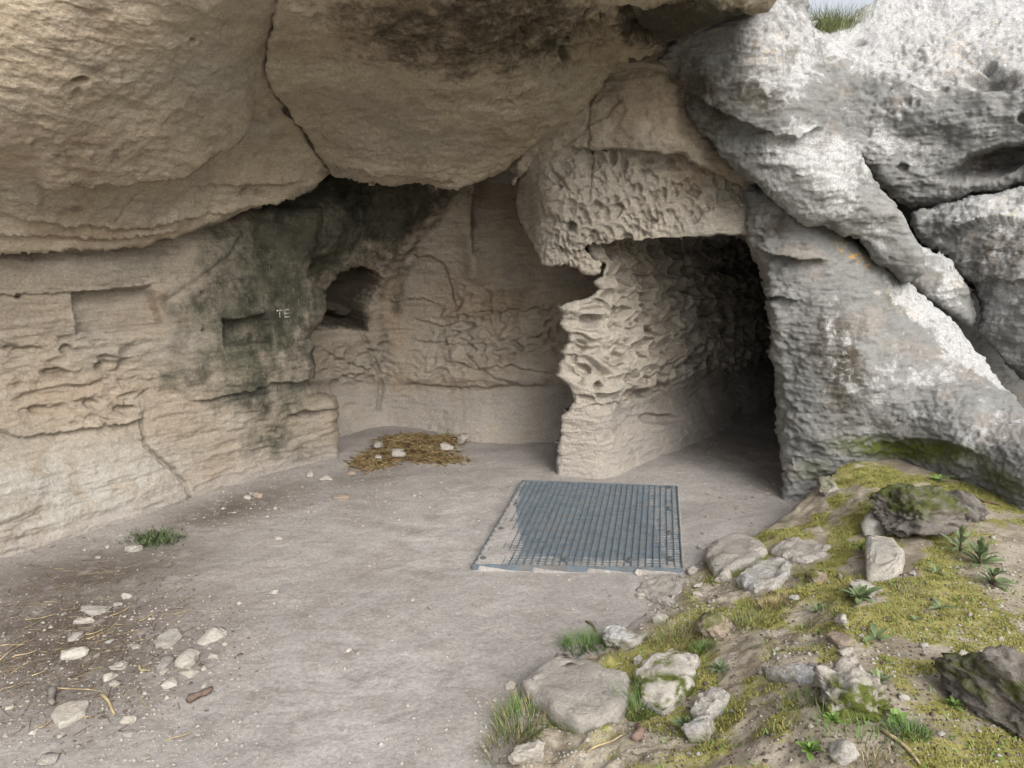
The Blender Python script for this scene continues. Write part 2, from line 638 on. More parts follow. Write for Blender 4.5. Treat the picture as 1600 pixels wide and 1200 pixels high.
EDGE_W = on_plane(EDGE[:, 0], EDGE[:, 1], np.full(len(EDGE), 0.0))[:, :2]
_bank = [(1292, 772, .02), (1110, 868, .02), (1018, 960, .02), (880, 1040, .03), (790, 1130, .03), (765, 1210, .03),
         (1290, 742, .20), (1400, 705, .40), (1500, 718, .50), (1600, 768, .50), (1330, 790, .24), (1450, 770, .42), (1550, 830, .50),
         (1220, 850, .14), (1300, 850, .24), (1180, 900, .13), (1400, 880, .36), (1550, 920, .48), (1150, 960, .14), (1250, 960, .22),
         (1380, 1000, .34), (1550, 1020, .44), (1050, 1020, .09), (1130, 1040, .16), (1250, 1060, .26), (1000, 1100, .07),
         (1100, 1130, .15), (1200, 1140, .26), (1350, 1130, .34), (1500, 1150, .42), (900, 1150, .05), (950, 1200, .06),
         (1080, 1200, .14), (1250, 1200, .28), (1450, 1200, .38), (1600, 1200, .45), (1600, 1000, .5), (1700, 900, .55), (1800, 1200, .55)]
_bw = np.array([np.append(on_plane(np.float64(a), np.float64(b), c)[:2], c) for a, b, c in _bank])
_bank_f = TPS(_bw[:, :2], _bw[:, 2], 3e-3)


def ground_h(X, Y, detail=True):
    X = np.asarray(X, float)
    Y = np.asarray(Y, float)
    s = X.shape
    x, y = X.ravel(), Y.ravel()
    p = np.stack([x, y, np.zeros_like(x)], 1)
    xx, yy = np.clip(x, -6, 4.0), np.clip(y, 0.9, 6)
    right = np.concatenate([EDGE_W, [(EDGE_W[-1, 0], -6), (30, -6), (30, EDGE_W[0, 1])]])
    jx = xx + 0.05 * perlin(p * 3.1)
    jy = yy + 0.05 * perlin(p * 3.1 + 9)
    near = (x > -3) & (x < 6) & (y > -2) & (y < 8)
    h = np.zeros_like(x)
    sd = np.full_like(x, -3.0)
    if near.any():
        sd[near] = sdist(jx[near], jy[near], right)
    m = sd > 0
    if m.any():
        b = np.clip(_bank_f(np.stack([xx, yy], 1)[m]), 0.0, 0.62)
        lump = 0.035 * fbm(p[m] * 4.0 + 3, 4) + 0.012 * fbm(p[m] * 15 + 3, 3)
        h[m] = sstep(0, 0.16, sd[m]) * (b + lump) + 0.01
    far = np.clip(np.hypot(x, y) - 8, 0, 60)
    h = h * (1 - sstep(4.2, 7, x)) * (1 - sstep(0.0, 4, -y))
    # floor: trodden hollow path, drifts of dust along the walls, soil heaped at the left
    fl = 0.014 * fbm(p * 1.1 + 1.5, 3) + 0.006 * fbm(p * 5 + 1, 3)
    if detail:
        fl = fl + 0.0022 * fbm(p * 22, 3) + 0.0035 * np.clip(fbm(p * 9 + 5, 3), 0, 1) * sstep(-0.6, -1.6, x)
    wl = (y - 3.65) - (x + 2.7) * 1.197          # left wall line
    fl = fl + 0.05 * sstep(-0.55, 0.25, wl * 0.64) * (x < 0)
    fl = fl + 0.02 * sstep(5.2, 6.1, y) * (1 - sstep(0.6, 1.2, x))
    h = np.where(m, np.maximum(h, fl), fl)
    h = h + np.where(far > 0, 0.04 * far * (0.5 + perlin(p / 25.0)) * (y < 0), 0)
    return h.reshape(s), sd.reshape(s)


def hit_ground(u, v):
    """where the ray of that pixel meets the ground"""
    h = 0.0
    for _ in range(25):
        p = on_plane(np.float64(u), np.float64(v), h)
        hn = float(ground_h(p[0:1], p[1:2])[0][0])
        h += 0.6 * (hn - h)
    p = on_plane(np.float64(u), np.float64(v), h)
    p[2] = float(ground_h(p[0:1], p[1:2])[0][0])
    return p


g_fl, g_fr, g_br, g_bl = (on_plane(np.float64(u), np.float64(v), 0.025) for u, v in ((739, 884), (1066, 890), (1058, 761), (816, 752)))
PIT_C = (g_fl + g_fr + g_br + g_bl) / 4
g_poly = [tuple(p[:2]) for p in (g_fl, g_fr, g_br, g_bl)]


def grow(a, b, first, ratio):
    out, s = [], first
    x = a
    while x < b:
        x += s
        s *= ratio
        out.append(x)
    return np.array(out)


def make_ground():
    xs = np.concatenate([-grow(3.8, 900, 0.03, 1.3)[::-1], np.arange(-3.8, 3.4, 0.0125), grow(3.4, 900, 0.03, 1.3)])
    yd = []
    y = 1.15
    while y < 6.9:
        yd.append(y)
        y += 0.0065 + 0.0022 * (y - 1.1)
    ys = np.concatenate([1.15 - grow(0, 900, 0.03, 1.3)[::-1], yd, y + grow(0, 900, 0.05, 1.3)])
    X, Y = np.meshgrid(xs, ys)
    H, sd = ground_h(X, Y)
    x, y, sdf = X.ravel(), Y.ravel(), sd.ravel()
    p = np.stack([x, y, np.zeros_like(x)], 1)
    H = H.ravel().copy()
    # shallow shaft under the grating, its rim silted up
    gs = sdist(x, y, g_poly)
    wob = 0.04 * fbm(p * 4, 3)
    mid = g_poly
    H = np.where(gs > 0.0, 0 * H + 0.005 * fbm(p * 12, 2) + 0.0225, H)
    e1 = (g_fr - g_fl)[:2] / np.linalg.norm((g_fr - g_fl)[:2])
    a = (p[:, :2] - PIT_C[:2]) @ e1
    b = (p[:, :2] - PIT_C[:2]) @ np.array([-e1[1], e1[0]])
    hole = np.minimum(0.385 - np.abs(a + 0.02), 0.585 - np.abs(b - 0.06)) - 0.12 * np.clip(np.abs(a) / .45, 0, 1) ** 3 * np.clip(-b / .6, 0, 1) + wob
    dust_e = np.maximum(sstep(-0.36, -0.53, a + .05 * fbm(p * 5, 2)), sstep(-0.56, -0.72, b + .05 * fbm(p * 5 + 7, 2)))
    H = H + 0.012 * dust_e * (gs > 0)
    H = H - 0.10 * sstep(-0.03, 0.05, hole) * (gs > 0)
    H = np.where(gs <= 0.0, np.minimum(H, 0.022 + 0.3 * np.clip(-gs - .03, 0, 1)), H)
    k = np.arange(len(xs) * len(ys)).reshape(len(ys), len(xs))
    q = np.stack([k[:-1, :-1], k[:-1, 1:], k[1:, 1:], k[1:, :-1]], -1).reshape(-1, 4)
    n1 = fbm(p * 1.7 + 3, 4)
    n2 = fbm(p * 7 + 13, 3)
    moss = sstep(0.02, 0.25, sdf) * sstep(-0.15, 0.35, n1 * 0.8 + n2 * 0.5 + 0.20)
    u, v = project(np.stack([x, y, H], 1))
    vis = (y > 0.8)
    u = np.where(vis, u, -9999)
    v = np.where(vis, v, 9999)
    bare = np.maximum.reduce([blob(u, v, 1560, 900, 130, 90, 25), blob(u, v, 1150, 1000, 110, 40, 0), blob(u, v, 1000, 1170, 130, 60, 0),
                              blob(u, v, 1260, 960, 70, 45), blob(u, v, 1400, 722, 90, 14, 0), blob(u, v, 1250, 880, 70, 28), blob(u, v, 1240, 1000, 130, 30)])
    lush = np.maximum.reduce([blob(u, v, 1470, 960, 200, 110, 20), blob(u, v, 1400, 770, 160, 40), blob(u, v, 1190, 930, 70, 30),
                              blob(u, v, 1200, 1120, 120, 80), blob(u, v, 1300, 870, 80, 30)])
    moss = np.clip(moss * (1 - 0.92 * bare) + 0.6 * lush * sstep(-0.3, 0.3, n2 + 0.1) * (sdf > 0.02), 0, 1)
    litter = np.maximum.reduce([1.1 * blob(u, v, 100, 1000, 370, 190, -12), 1.0 * blob(u, v, 130, 900, 360, 70, -10), 0.95 * blob(u, v, 360, 795, 240, 42, -16), .6 * blob(u, v, 560, 745, 160, 26, -8), 0.55 * blob(u, v, 1130, 700, 130, 40)])  # last blob darkens the passage floor
    o = new_obj('ground', np.stack([x, y, H], 1), q, ground_material(), attrs={
        'moss': moss, 'litter': np.where(vis, litter, 0), 'bank': sstep(0.0, 0.12, sdf),
        'path': np.maximum(blob(u, v, 560, 1110, 330, 260, 0), blob(u, v, 700, 830, 260, 110)) * vis + (y < 1.0) * (sdf < 0)}, origin=(0, 0, 0))  # also lightens unseen ground near the camera to bounce light onto the roof
    tag(o, kind='structure')
    return moss, x, y, H, u, v, sdf


def ground_material():
    n = Nodes('trodden_dust_and_soil')
    big = n.noise(1.3, 4, 0.55)
    mid = n.noise(7, 6, 0.65)
    fine = n.noise(60, 5, 0.7)
    grit = n.noise(260, 3, 0.75)
    col = n.mix(n.ramp(big, 0.35, 0.65), (0.245, 0.228, 0.211), (0.30, 0.282, 0.264))
    col = n.mix(n.math('MULTIPLY', n.ramp(mid, 0.5, 0.72), 0.45), col, (0.19, 0.168, 0.15))
    col = n.mix(n.math('MULTIPLY', n.attr('path'), n.ramp(mid, 0.7, 0.3)), col, (0.355, 0.338, 0.322))
    f = n.math('MULTIPLY', n.attr('litter'), n.ramp(n.noise(10, 6, 0.7), 0.22, 0.52))
    col = n.mix(f, col, (0.100, 0.083, 0.069))
    # pale crumbs of stone
    sp = n.voro(95)
    f = n.math('MULTIPLY', n.ramp(sp, 0.20, 0.12), n.ramp(n.noise(9, 3), 0.50, 0.62))
    col = n.mix(n.math('MULTIPLY', f, 0.45), col, (0.50, 0.47, 0.43))
    sp2 = n.voro(38)
    f = n.math('MULTIPLY', n.ramp(sp2, 0.11, 0.07), n.ramp(n.noise(5, 3), 0.52, 0.62))
    col = n.mix(n.math('MULTIPLY', f, 0.5), col, (0.52, 0.49, 0.45))
    # earth of the bank
    soil = n.mix(n.ramp(mid, 0.38, 0.62), (0.20, 0.17, 0.125), (0.34, 0.30, 0.24))
    col = n.mix(n.attr('bank'), col, soil)
    mz = n.noise(16, 6, 0.7)
    mc = n.mix(n.ramp(n.noise(5, 4), 0.35, 0.65), (0.195, 0.190, 0.055), (0.28, 0.255, 0.095))
    mc = n.mix(n.math('MULTIPLY', n.ramp(n.noise(40, 4, 0.7), 0.5, 0.7), 0.7), mc, (0.075, 0.075, 0.026))
    f = n.ramp(n.math('ADD', n.math('ADD', n.math('MULTIPLY', mz, 0.5), n.math('MULTIPLY', n.noise(48, 5, 0.75), 0.5)), n.math('MULTIPLY', n.attr('moss'), 0.34)), 0.55, 0.78)
    f = n.math('MULTIPLY', f, n.ramp(n.attr('moss'), 0.0, 0.2))
    col = n.mix(f, col, mc)
    wear = n.noise(2.6, 5, 0.6, dist=0.6)
    col = n.mix(n.math('MULTIPLY', n.math('MULTIPLY', n.ramp(wear, 0.50, 0.66), 0.28), n.math('SUBTRACT', 1.0, n.attr('bank'))), col, (0.165, 0.142, 0.125))
    col = n.mix(0.55, col, n.mix(n.ramp(fine, 0.3, 0.7), (0.34, 0.34, 0.34), (0.66, 0.66, 0.66)), 'OVERLAY')
    col = n.mix(0.28, col, n.mix(n.ramp(grit, 0.3, 0.7), (0.27, 0.27, 0.27), (0.73, 0.73, 0.73)), 'OVERLAY')
    h = n.math('ADD', n.math('MULTIPLY', mid, 0.5), n.math('MULTIPLY', mz, 0.3))
    nb = n.bump(h, 0.5, 0.03)
    nb = n.bump(fine, 0.45, 0.010, nb)
    nb = n.bump(grit, 0.4, 0.004, nb)
    return n.done(col, 0.95, nb, 0.12)


G_MOSS = make_ground()

# ------------------------------------------------------------------ the cave
def wall_relief(P, u, v):
    h = grain(P, 0.018, 0.0035, 0.010)
    # bedding bands above the carved niches
    h = h + ledge(u, v, [(-80, 462), (0, 460), (60, 458), (112, 456), (180, 452), (260, 440)], (0.018, 40), (0.012, 10))
    # lower pale bed below the scalloped lip
    lip = [(-60, 660), (0, 672), (40, 683), (75, 680), (110, 668), (150, 666), (200, 658), (228, 652)]
    h = h + ledge(u, v, lip, (0.028, 26), (0.035, 8), 5)
    low = sstep(655, 760, v) * (1 - sstep(200, 310, u))
    h = h + 0.06 * low
    sc = scallop(P, (7, 7, 13))
    m = np.maximum(blob(u, v, 110, 590, 200, 95, 0, .5), 0.35 * blob(u, v, 300, 600, 90, 60))
    h = h - 0.055 * m * sc
    sc2 = scallop(P, (11, 11, 20))
    h = h - 0.03 * np.maximum(m, 0.6 * blob(u, v, 430, 650, 130, 60)) * sc2
    for a in ((105, 547, 13, 9, .05), (88, 583, 30, 9, .055), (20, 545, 16, 8, .03), (145, 632, 16, 9, .04), (195, 640, 22, 10, .04), (165, 573, 16, 12, .03),
              (27, 463, 6, 5, .04), (315, 457, 5, 3.5, .05), (318, 517, 5, 3.5, .05), (150, 520, 12, 5, .02), (480, 647, 24, 8, .05), (60, 640, 20, 9, .03)):
        h = h + pit(u, v, *a)
    # carved niches
    h = h + niche(u, v, [(111, 455), (180, 450), (236, 446), (246, 470), (254, 505), (190, 513), (119, 522)], 0.10)
    h = h + niche(u, v, [(347, 498), (385, 496), (418, 489), (425, 512), (426, 534), (390, 539), (350, 541)], 0.12)
    # the crack between pale bed and stained pier
    ck = [(228, 640), (222, 665), (226, 695), (246, 716), (272, 735), (288, 755), (298, 785), (300, 800)]
    c, sd, dd = crack(u, v, ck, 3.0, 0.05)
    h = h + c * sstep(630, 680, v)
    h = h + 0.06 * sstep(0, 6, sd) * np.exp(-dd / 60) * sstep(640, 700, v) * 0 
    # pier: overhanging lip and the rim of the green face
    h = h + ledge(u, v, [(300, 628), (340, 622), (380, 613), (420, 600), (460, 594), (500, 588)], (0.03, 30), (0.025, 12), 5)
    h = h + ledge(u, v, [(440, 655), (470, 643), (500, 640), (530, 636)], (0.03, 14), (0.03, 10), 4)
    h = h + 0.03 * (1 - sstep(0, 26, seg_dist(u, v, [(252, 450), (300, 425), (350, 385), (385, 350)])[0])) 
    c, _, _ = crack(u, v, [(380, 360), (360, 400), (320, 430), (262, 470)], 4, 0.02)
    h = h + c
    return h


def wall_paint(P, u, v):
    n = fbm(P * 2.5, 4)
    al = np.maximum.reduce([0.95 * blob(u, v, 405, 470, 200, 215, 0, .2), .8 * blob(u, v, 320, 410, 90, 60, -35), 1.2 * blob(u, v, 470, 360, 120, 80, 0, .4),
                            0.75 * blob(u, v, 400, 600, 170, 90), 0.55 * blob(u, v, 320, 560, 110, 130), 0.5 * blob(u, v, 440, 690, 130, 60)])
    al = np.clip(al + 0.45 * n * sstep(0, .3, al), 0, 1)
    pale = np.maximum.reduce([blob(u, v, 120, 770, 260, 110, -4, .4), 0.5 * blob(u, v, 170, 410, 120, 30), 0.3 * blob(u, v, 160, 490, 90, 40), 0.55 * blob(u, v, 400, 735, 160, 40, -15)])
    warm = np.maximum.reduce([0.4 * blob(u, v, 110, 620, 220, 70), 0.7 * blob(u, v, 360, 745, 150, 40, -15), 0.8 * blob(u, v, 90, 830, 150, 16, -8), 0.7 * blob(u, v, 270, 770, 40, 30), 0.6 * blob(u, v, 245, 480, 16, 50)])
    return dict(algae=al, pale=pale, warm=warm, dust=np.maximum.reduce([1 - sstep(.04, .22, P[:, 2] + .06 * n), 0.7 * blob(u, v, 130, 840, 280, 50, -8), 0.8 * blob(u, v, 420, 614, 90, 20, -8), .6 * blob(u, v, 420, 712, 110, 34, -14), .5 * blob(u, v, 370, 430, 30, 60)]), soot_shade=np.maximum.reduce([0.35 * blob(u, v, 80, 400, 200, 20), 1.0 * blob(u, v, 480, 370, 120, 74, -20), .6 * blob(u, v, 470, 560, 60, 70), 0.2 * blob(u, v, 420, 660, 140, 40), .4 * blob(u, v, 330, 400, 60, 50, -40)]))


WALL = [(-760, 330), (0, 350), (170, 352), (330, 332), (405, 330), (424, 322), (470, 318), (505, 322), (508, 345), (498, 375), (488, 405), (482, 430), (492, 446), (507, 452),
        (510, 480), (498, 505), (481, 528), (492, 540), (487, 552), (492, 566), (486, 600), (500, 612), (524, 622), (531, 640), (528, 660), (533, 700), (540, 760), (540, 900), (300, 960), (0, 1100), (-760, 1500)]
rock_face('rock_wall', WALL,
          [(-760, 1400, 2.3), (-760, 400, 2.5), (0, 870, 3.62), (0, 760, 3.66), (0, 660, 3.78), (0, 500, 3.84), (0, 390, 3.86), (0, 340, 3.9), (0, 1050, 3.5), (150, 830, 4.0), (150, 600, 4.12),
           (150, 400, 4.14), (300, 785, 4.44), (260, 640, 4.42), (300, 600, 4.5), (250, 400, 4.5), (400, 760, 4.85), (400, 600, 4.78), (400, 450, 4.85), (400, 340, 5.05), (480, 740, 5.2),
           (480, 600, 5.15), (490, 440, 5.25), (530, 725, 5.4), (530, 640, 5.38), (550, 320, 5.5), (300, 350, 4.65), (300, 960, 4.3), (540, 900, 5.2)],
          wall_relief, wall_paint, M_SHADED, 'long beige left wall with two carved square niches and a green stained pier', 'rock wall', step=1.8, edge=(16, 0.12), seed=1)


def back_relief(P, u, v):
    h = grain(P, 0.02, 0.004, 0.008)
    up = 1 - sstep(588, 606, v)
    h = h + 0.06 * up * sstep(480, 590, v)
    h = h + ledge(u, v, [(640, 596), (690, 600), (740, 604), (800, 600), (860, 598)], (0.04, 30), (0.03, 12), 7)
    sc = scallop(P, (8, 8, 12), 0.8)
    sc2 = scallop(P, (16, 16, 22), 0.6)
    m = up * np.maximum.reduce([blob(u, v, 780, 510, 150, 85, 0, .5), 0.8 * blob(u, v, 690, 560, 90, 60), 0.9 * blob(u, v, 560, 580, 80, 60, 0, .4), 0.35 * blob(u, v, 780, 430, 140, 60)])
    h = h - m * (0.105 * sc + 0.05 * sc2)
    for p in ([(640, 500), (690, 508), (740, 496)], [(650, 530), (720, 540), (800, 530), (870, 520)], [(690, 490), (780, 488), (870, 480)], [(700, 560), (750, 575), (800, 570), (870, 582)],
              [(500, 545), (540, 560), (590, 575)], [(600, 470), (660, 468), (700, 480)]):
        h = h + ledge(u, v, p, (0.03, 12), (0.03, 6), 6)
    # dark alcove behind the pier
    h = h + niche(u, v, [(478, 516), (482, 478), (515, 448), (545, 426), (564, 415), (582, 421), (590, 436), (582, 462), (574, 490), (574, 517), (530, 513)], 0.30, 4)
    h = h + 0.05 * fbm(P * np.array([6, 6, 18]) + 2, 3) * blob(u, v, 545, 470, 44, 50, 0, .5)
    h = h + 0.20 * blob(u, v, 545, 490, 40, 20, 10, .2) * sstep(470, 485, v) * (v < 516)
    # flare ribs of the funnel below the roof
    h = h + 0.10 * np.exp(-(seg_dist(u, v, [(718, 286), (690, 318), (650, 362), (612, 405), (590, 430)])[0] / 24) ** 2)
    h = h - 0.06 * np.exp(-(seg_dist(u, v, [(660, 320), (620, 352), (570, 388), (505, 425), (470, 440)])[0] / 20) ** 2)
    h = h - 0.05 * np.exp(-(seg_dist(u, v, [(640, 400), (665, 370), (690, 340), (715, 300)])[0] / 9) ** 2) * (v < 420)
    h = h + 0.07 * np.exp(-(seg_dist(u, v, [(722, 290), (728, 340), (736, 380), (742, 430)])[0] / 14) ** 2)
    g, sd, dd = crack(u, v, [(731, 280), (734, 320), (738, 355), (743, 392)], 3.5, 0.06)
    h = h + g - 0.07 * sstep(0, 5, -sd) * np.exp(-dd / 90) * (1 - sstep(330, 390, v))
    g, _, _ = crack(u, v, [(560, 510), (575, 540), (590, 575), (596, 600), (592, 640)], 3, 0.05)
    h = h + g
    g, _, _ = crack(u, v, [(730, 555), (748, 575), (775, 592), (800, 600)], 2.5, 0.04)
    h = h + g
    for a in ((751, 450, 5, 4, .04), (650, 402, 4, 3, .03), (692, 645, 4, 3, .02), (600, 540, 14, 8, .03), (545, 600, 40, 20, .04)):
        h = h + pit(u, v, *a)
    # arch-shaped shallow panel
    h = h - 0.035 * sstep(0, 6, sdist(u, v, [(630, 480), (632, 430), (650, 400), (672, 396), (695, 412), (708, 450), (712, 480)]))
    return h


def back_paint(P, u, v):
    n = fbm(P * 3, 4)
    al = np.maximum.reduce([1.2 * blob(u, v, 590, 320, 110, 70, -20, .6), 1.2 * blob(u, v, 500, 320, 100, 90, 0, .7), 1.1 * blob(u, v, 530, 385, 90, 46, -35, .4)])
    soot_shade = np.maximum.reduce([1.2 * sstep(-4, 4, sdist(u, v, [(478, 516), (482, 478), (515, 448), (545, 426), (564, 415), (582, 421), (590, 436), (582, 462), (574, 490), (574, 517), (530, 513)])), 0.6 * np.exp(-(seg_dist(u, v, [(690, 330), (630, 400), (620, 480)])[0] / 16) ** 2), 0.8 * np.exp(-(seg_dist(u, v, [(700, 300), (650, 350), (600, 395), (560, 415), (510, 435)])[0] / 26) ** 2), .5 * np.exp(-(seg_dist(u, v, [(592, 440), (600, 520), (606, 590)])[0] / 12) ** 2), 0.5 * np.exp(-(seg_dist(u, v, [(735, 290), (742, 390)])[0] / 10) ** 2),  # alcove shade painted in its outline, groove darkened; the rest sooty streaks
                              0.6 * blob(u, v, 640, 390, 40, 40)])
    warm = np.maximum.reduce([0.45 * np.exp(-(seg_dist(u, v, [(650, 350), (600, 400), (560, 420)])[0] / 18) ** 2), 0.5 * np.exp(-(seg_dist(u, v, [(610, 450), (622, 560), (626, 620)])[0] / 14) ** 2), 0.45 * blob(u, v, 800, 330, 90, 70), 0.4 * blob(u, v, 760, 470, 130, 80), .5 * blob(u, v, 700, 600, 120, 14)])
    dust = np.clip(sstep(560, 640, v + 26 * n), 0, 1) * 0.9
    return dict(algae=np.clip(al + .3 * n * (al > 0.02), 0, 1), soot_shade=soot_shade, warm=warm, dust=dust, pale=0.35 * blob(u, v, 700, 540, 160, 60) + 0.4 * blob(u, v, 720, 660, 200, 30))


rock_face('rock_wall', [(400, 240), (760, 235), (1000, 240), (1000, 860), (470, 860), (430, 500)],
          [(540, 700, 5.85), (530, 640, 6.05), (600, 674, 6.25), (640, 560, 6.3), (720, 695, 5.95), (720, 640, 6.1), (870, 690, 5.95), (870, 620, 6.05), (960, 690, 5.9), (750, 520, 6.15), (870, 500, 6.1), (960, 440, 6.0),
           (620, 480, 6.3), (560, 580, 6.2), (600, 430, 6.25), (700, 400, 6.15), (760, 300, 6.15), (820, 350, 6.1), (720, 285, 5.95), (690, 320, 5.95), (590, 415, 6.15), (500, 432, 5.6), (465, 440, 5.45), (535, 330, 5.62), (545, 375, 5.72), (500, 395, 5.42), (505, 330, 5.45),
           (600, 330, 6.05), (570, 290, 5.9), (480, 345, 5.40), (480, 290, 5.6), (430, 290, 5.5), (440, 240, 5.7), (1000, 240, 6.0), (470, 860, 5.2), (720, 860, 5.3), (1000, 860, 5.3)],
          back_relief, back_paint, M_SHADED, 'scalloped back wall of the cave with a small dark alcove, behind the heap of straw', 'rock wall', step=1.8, edge=(10, 0.05), seed=2)


def roof_left_relief(P, u, v):
    h = grain(P, 0.014, 0.004, 0.004, 0.5)
    bed = P @ np.array([0.10, 0.35, 0.95])
    z = np.stack([bed * 9, P[:, 0] * 1.2, P[:, 1] * 0.8], 1)
    h = h - 0.008 * hollows(P, (14, 14, 22), 0.45, 0.5, 0.5) * sstep(-.2, .3, fbm(P * 1.7 + 6, 2))
    h = h + 0.006 * ridged(z + 0.4 * fbm(P * 2, 3)[:, None], 3) * sstep(-0.4, 0.5, fbm(P * 1.3 + 2, 2) + 0.15)
    # belly above, lower ledge below the crease
    h = h + ledge(u, v, [(60, 285), (110, 276), (200, 274), (270, 266), (310, 245), (365, 212), (395, 175)], (0.05, 60), (0.05, 22), 5)
    h = h + ledge(u, v, [(-80, 388), (0, 386), (90, 384), (185, 380), (290, 378)], (0.03, 14), (0.05, 8), 3)
    for p in ([(0, 330), (80, 345), (180, 352), (260, 345), (330, 330)], [(-20, 360), (90, 366), (200, 366), (280, 358)], [(300, 290), (380, 288), (440, 285), (480, 280)], [(330, 335), (380, 322), (440, 312), (500, 285)]):
        h = h + ledge(u, v, p, (0.022, 10), (0.022, 6), 5)
    for a in ((124, 124, 17, 8, .045), (302, 65, 7, 4, .03), (120, 148, 10, 14, .015), (440, 180, 24, 16, .03), (400, 200, 26, 12, .02)):
        h = h + pit(u, v, *a)
    c, _, _ = crack(u, v, [(180, 340), (205, 318), (225, 300)], 2, 0.02)
    h = h + c
    return h


def roof_left_paint(P, u, v):
    return dict(pale=np.maximum(0.5 * blob(u, v, 330, 120, 130, 110), 0.6 * blob(u, v, 400, 200, 50, 50)), warm=np.maximum.reduce([0.55 * blob(u, v, 60, 230, 260, 70), 0.5 * blob(u, v, 180, 360, 320, 28), 0.4 * blob(u, v, 400, 270, 100, 30), .3 * blob(u, v, 80, 50, 260, 120)]),
                algae=np.maximum.reduce([0.8 * blob(u, v, 480, 300, 70, 22, -20), 0.7 * blob(u, v, 350, 352, 90, 26, -15), .6 * blob(u, v, 510, 268, 20, 20)]), soot_shade=np.maximum.reduce([.42 * blob(u, v, 130, 225, 240, 50, 4), .4 * blob(u, v, 120, 90, 220, 22, 18), .38 * blob(u, v, 60, 320, 200, 24, 6), 0.45 * blob(u, v, 380, 300, 90, 20, -10), 0.45 * blob(u, v, 130, 270, 110, 12), .5 * blob(u, v, 120, 388, 240, 8)]))  # thin bands under the belly and lower rim paint crease shade


LCRACK = [(440, -620), (438, -120), (437, 0), (426, 48), (412, 100), (424, 130), (438, 158), (458, 184), (474, 204), (490, 235), (508, 262)]
rock_face('rock_overhang', [(-760, 370), (-760, -640)] + [(LCRACK[0][0] - 3, -640)] + [(a - 1.4, b) for a, b in LCRACK] + [(516, 268), (505, 280), (484, 296), (452, 310), (425, 316), (405, 322), (350, 345), (300, 362), (240, 374), (180, 382), (90, 386), (0, 388)],
          [(0, 385, 3.74), (180, 383, 4.1), (350, 345, 4.56), (430, 318, 4.82), (505, 270, 5.02), (0, 310, 3.46), (200, 312, 3.86), (400, 262, 4.52), (330, 300, 4.34), (100, 268, 3.36), (280, 258, 3.86),
           (370, 212, 4.15), (0, 200, 2.98), (200, 200, 3.38), (350, 120, 3.6), (415, 100, 3.78), (440, 170, 4.22), (0, 0, 2.72), (200, 0, 2.93), (430, 0, 3.2), (0, -300, 2.55), (430, -300, 2.8),
           (0, -620, 2.55), (430, -620, 2.75), (-760, 380, 2.4), (-760, 0, 2.05), (-760, -620, 1.85), (490, 235, 4.8)],
          roof_left_relief, roof_left_paint, M_LIT_ROOF, 'bulging beige rock overhang left of the long crack in the roof', step=2.0, edge=(5, 0.03), seed=3)


def roof_mid_relief(P, u, v):
    h = grain(P, 0.022, 0.005, 0.003, 0.6)
    h = h - 0.018 * hollows(P, (12, 12, 12), 0.5, 0.6, 0.45) * np.clip(.35 + blob(u, v, 700, 60, 300, 130), 0, 1)
    h = h - 0.012 * hollows(P + 5, (30, 30, 30), 0.55, 0.6, 0.5)
    hc, _, cid = honeycomb(P, (7, 7, 7), 0.3)
    m = np.maximum(blob(u, v, 900, 60, 170, 110, 0, .4), 0.25 * blob(u, v, 700, 60, 260, 120))
    sel = (_r3[cid, 2] > 0.45)
    h = h - 0.075 * m * hc * sel
    h = h - 0.02 * np.maximum(m, 0.5 * blob(u, v, 760, 160, 300, 50)) * honeycomb(P, (17, 17, 17), 0.3)[0]
    for a in ((922, 52, 26, 12, .20), (886, 98, 10, 10, .12), (905, 105, 9, 7, .10), (1000, 55, 20, 16, .12), (920, 20, 9, 6, .12), (944, 38, 6, 10, .12), (846, 50, 9, 6, .10), (980, 20, 14, 10, .06),
              (490, 172, 14, 14, .02), (640, 168, 4, 3, .02), (500, 25, 12, 8, .02)):
        h = h + pit(u, v, *a)
    # flaked lip at the low edge
    h = h + ledge(u, v, [(500, 246), (540, 258), (590, 266), (650, 272), (705, 280)], (0.04, 30), (0.006, 16), 5)
    c, _, _ = crack(u, v, [(800, 256), (850, 220), (900, 192), (935, 150)], 2.0, 0.015)
    h = h + c
    bl, _, cid = honeycomb(P, (3.2, 3.2, 3.2), 0.5)
    h = h + 0.04 * sstep(900, 1100, u) * (1 - bl)
    return h


def roof_mid_paint(P, u, v):
    soot_shade = np.maximum.reduce([0.82 * blob(u, v, 740, 40, 330, 130, 0, .3), 1.1 * blob(u, v, 1060, 30, 140, 56, -10, .5), 0.35 * blob(u, v, 760, 150, 300, 60), 0.5 * blob(u, v, 560, 262, 70, 10, 12), .5 * blob(u, v, 680, 280, 60, 12, 5), .5 * blob(u, v, 600, -150, 600, 200)])
    return dict(soot_shade=soot_shade, warm=np.maximum(0.7 * blob(u, v, 720, 50, 300, 130), 0.5 * blob(u, v, 940, 60, 110, 70)), pale=np.maximum(0.5 * blob(u, v, 640, 220, 200, 50), 0.4 * blob(u, v, 860, 110, 90, 60)), algae=.5 * blob(u, v, 1120, 10, 90, 30) + .4 * blob(u, v, 530, 268, 24, 12))


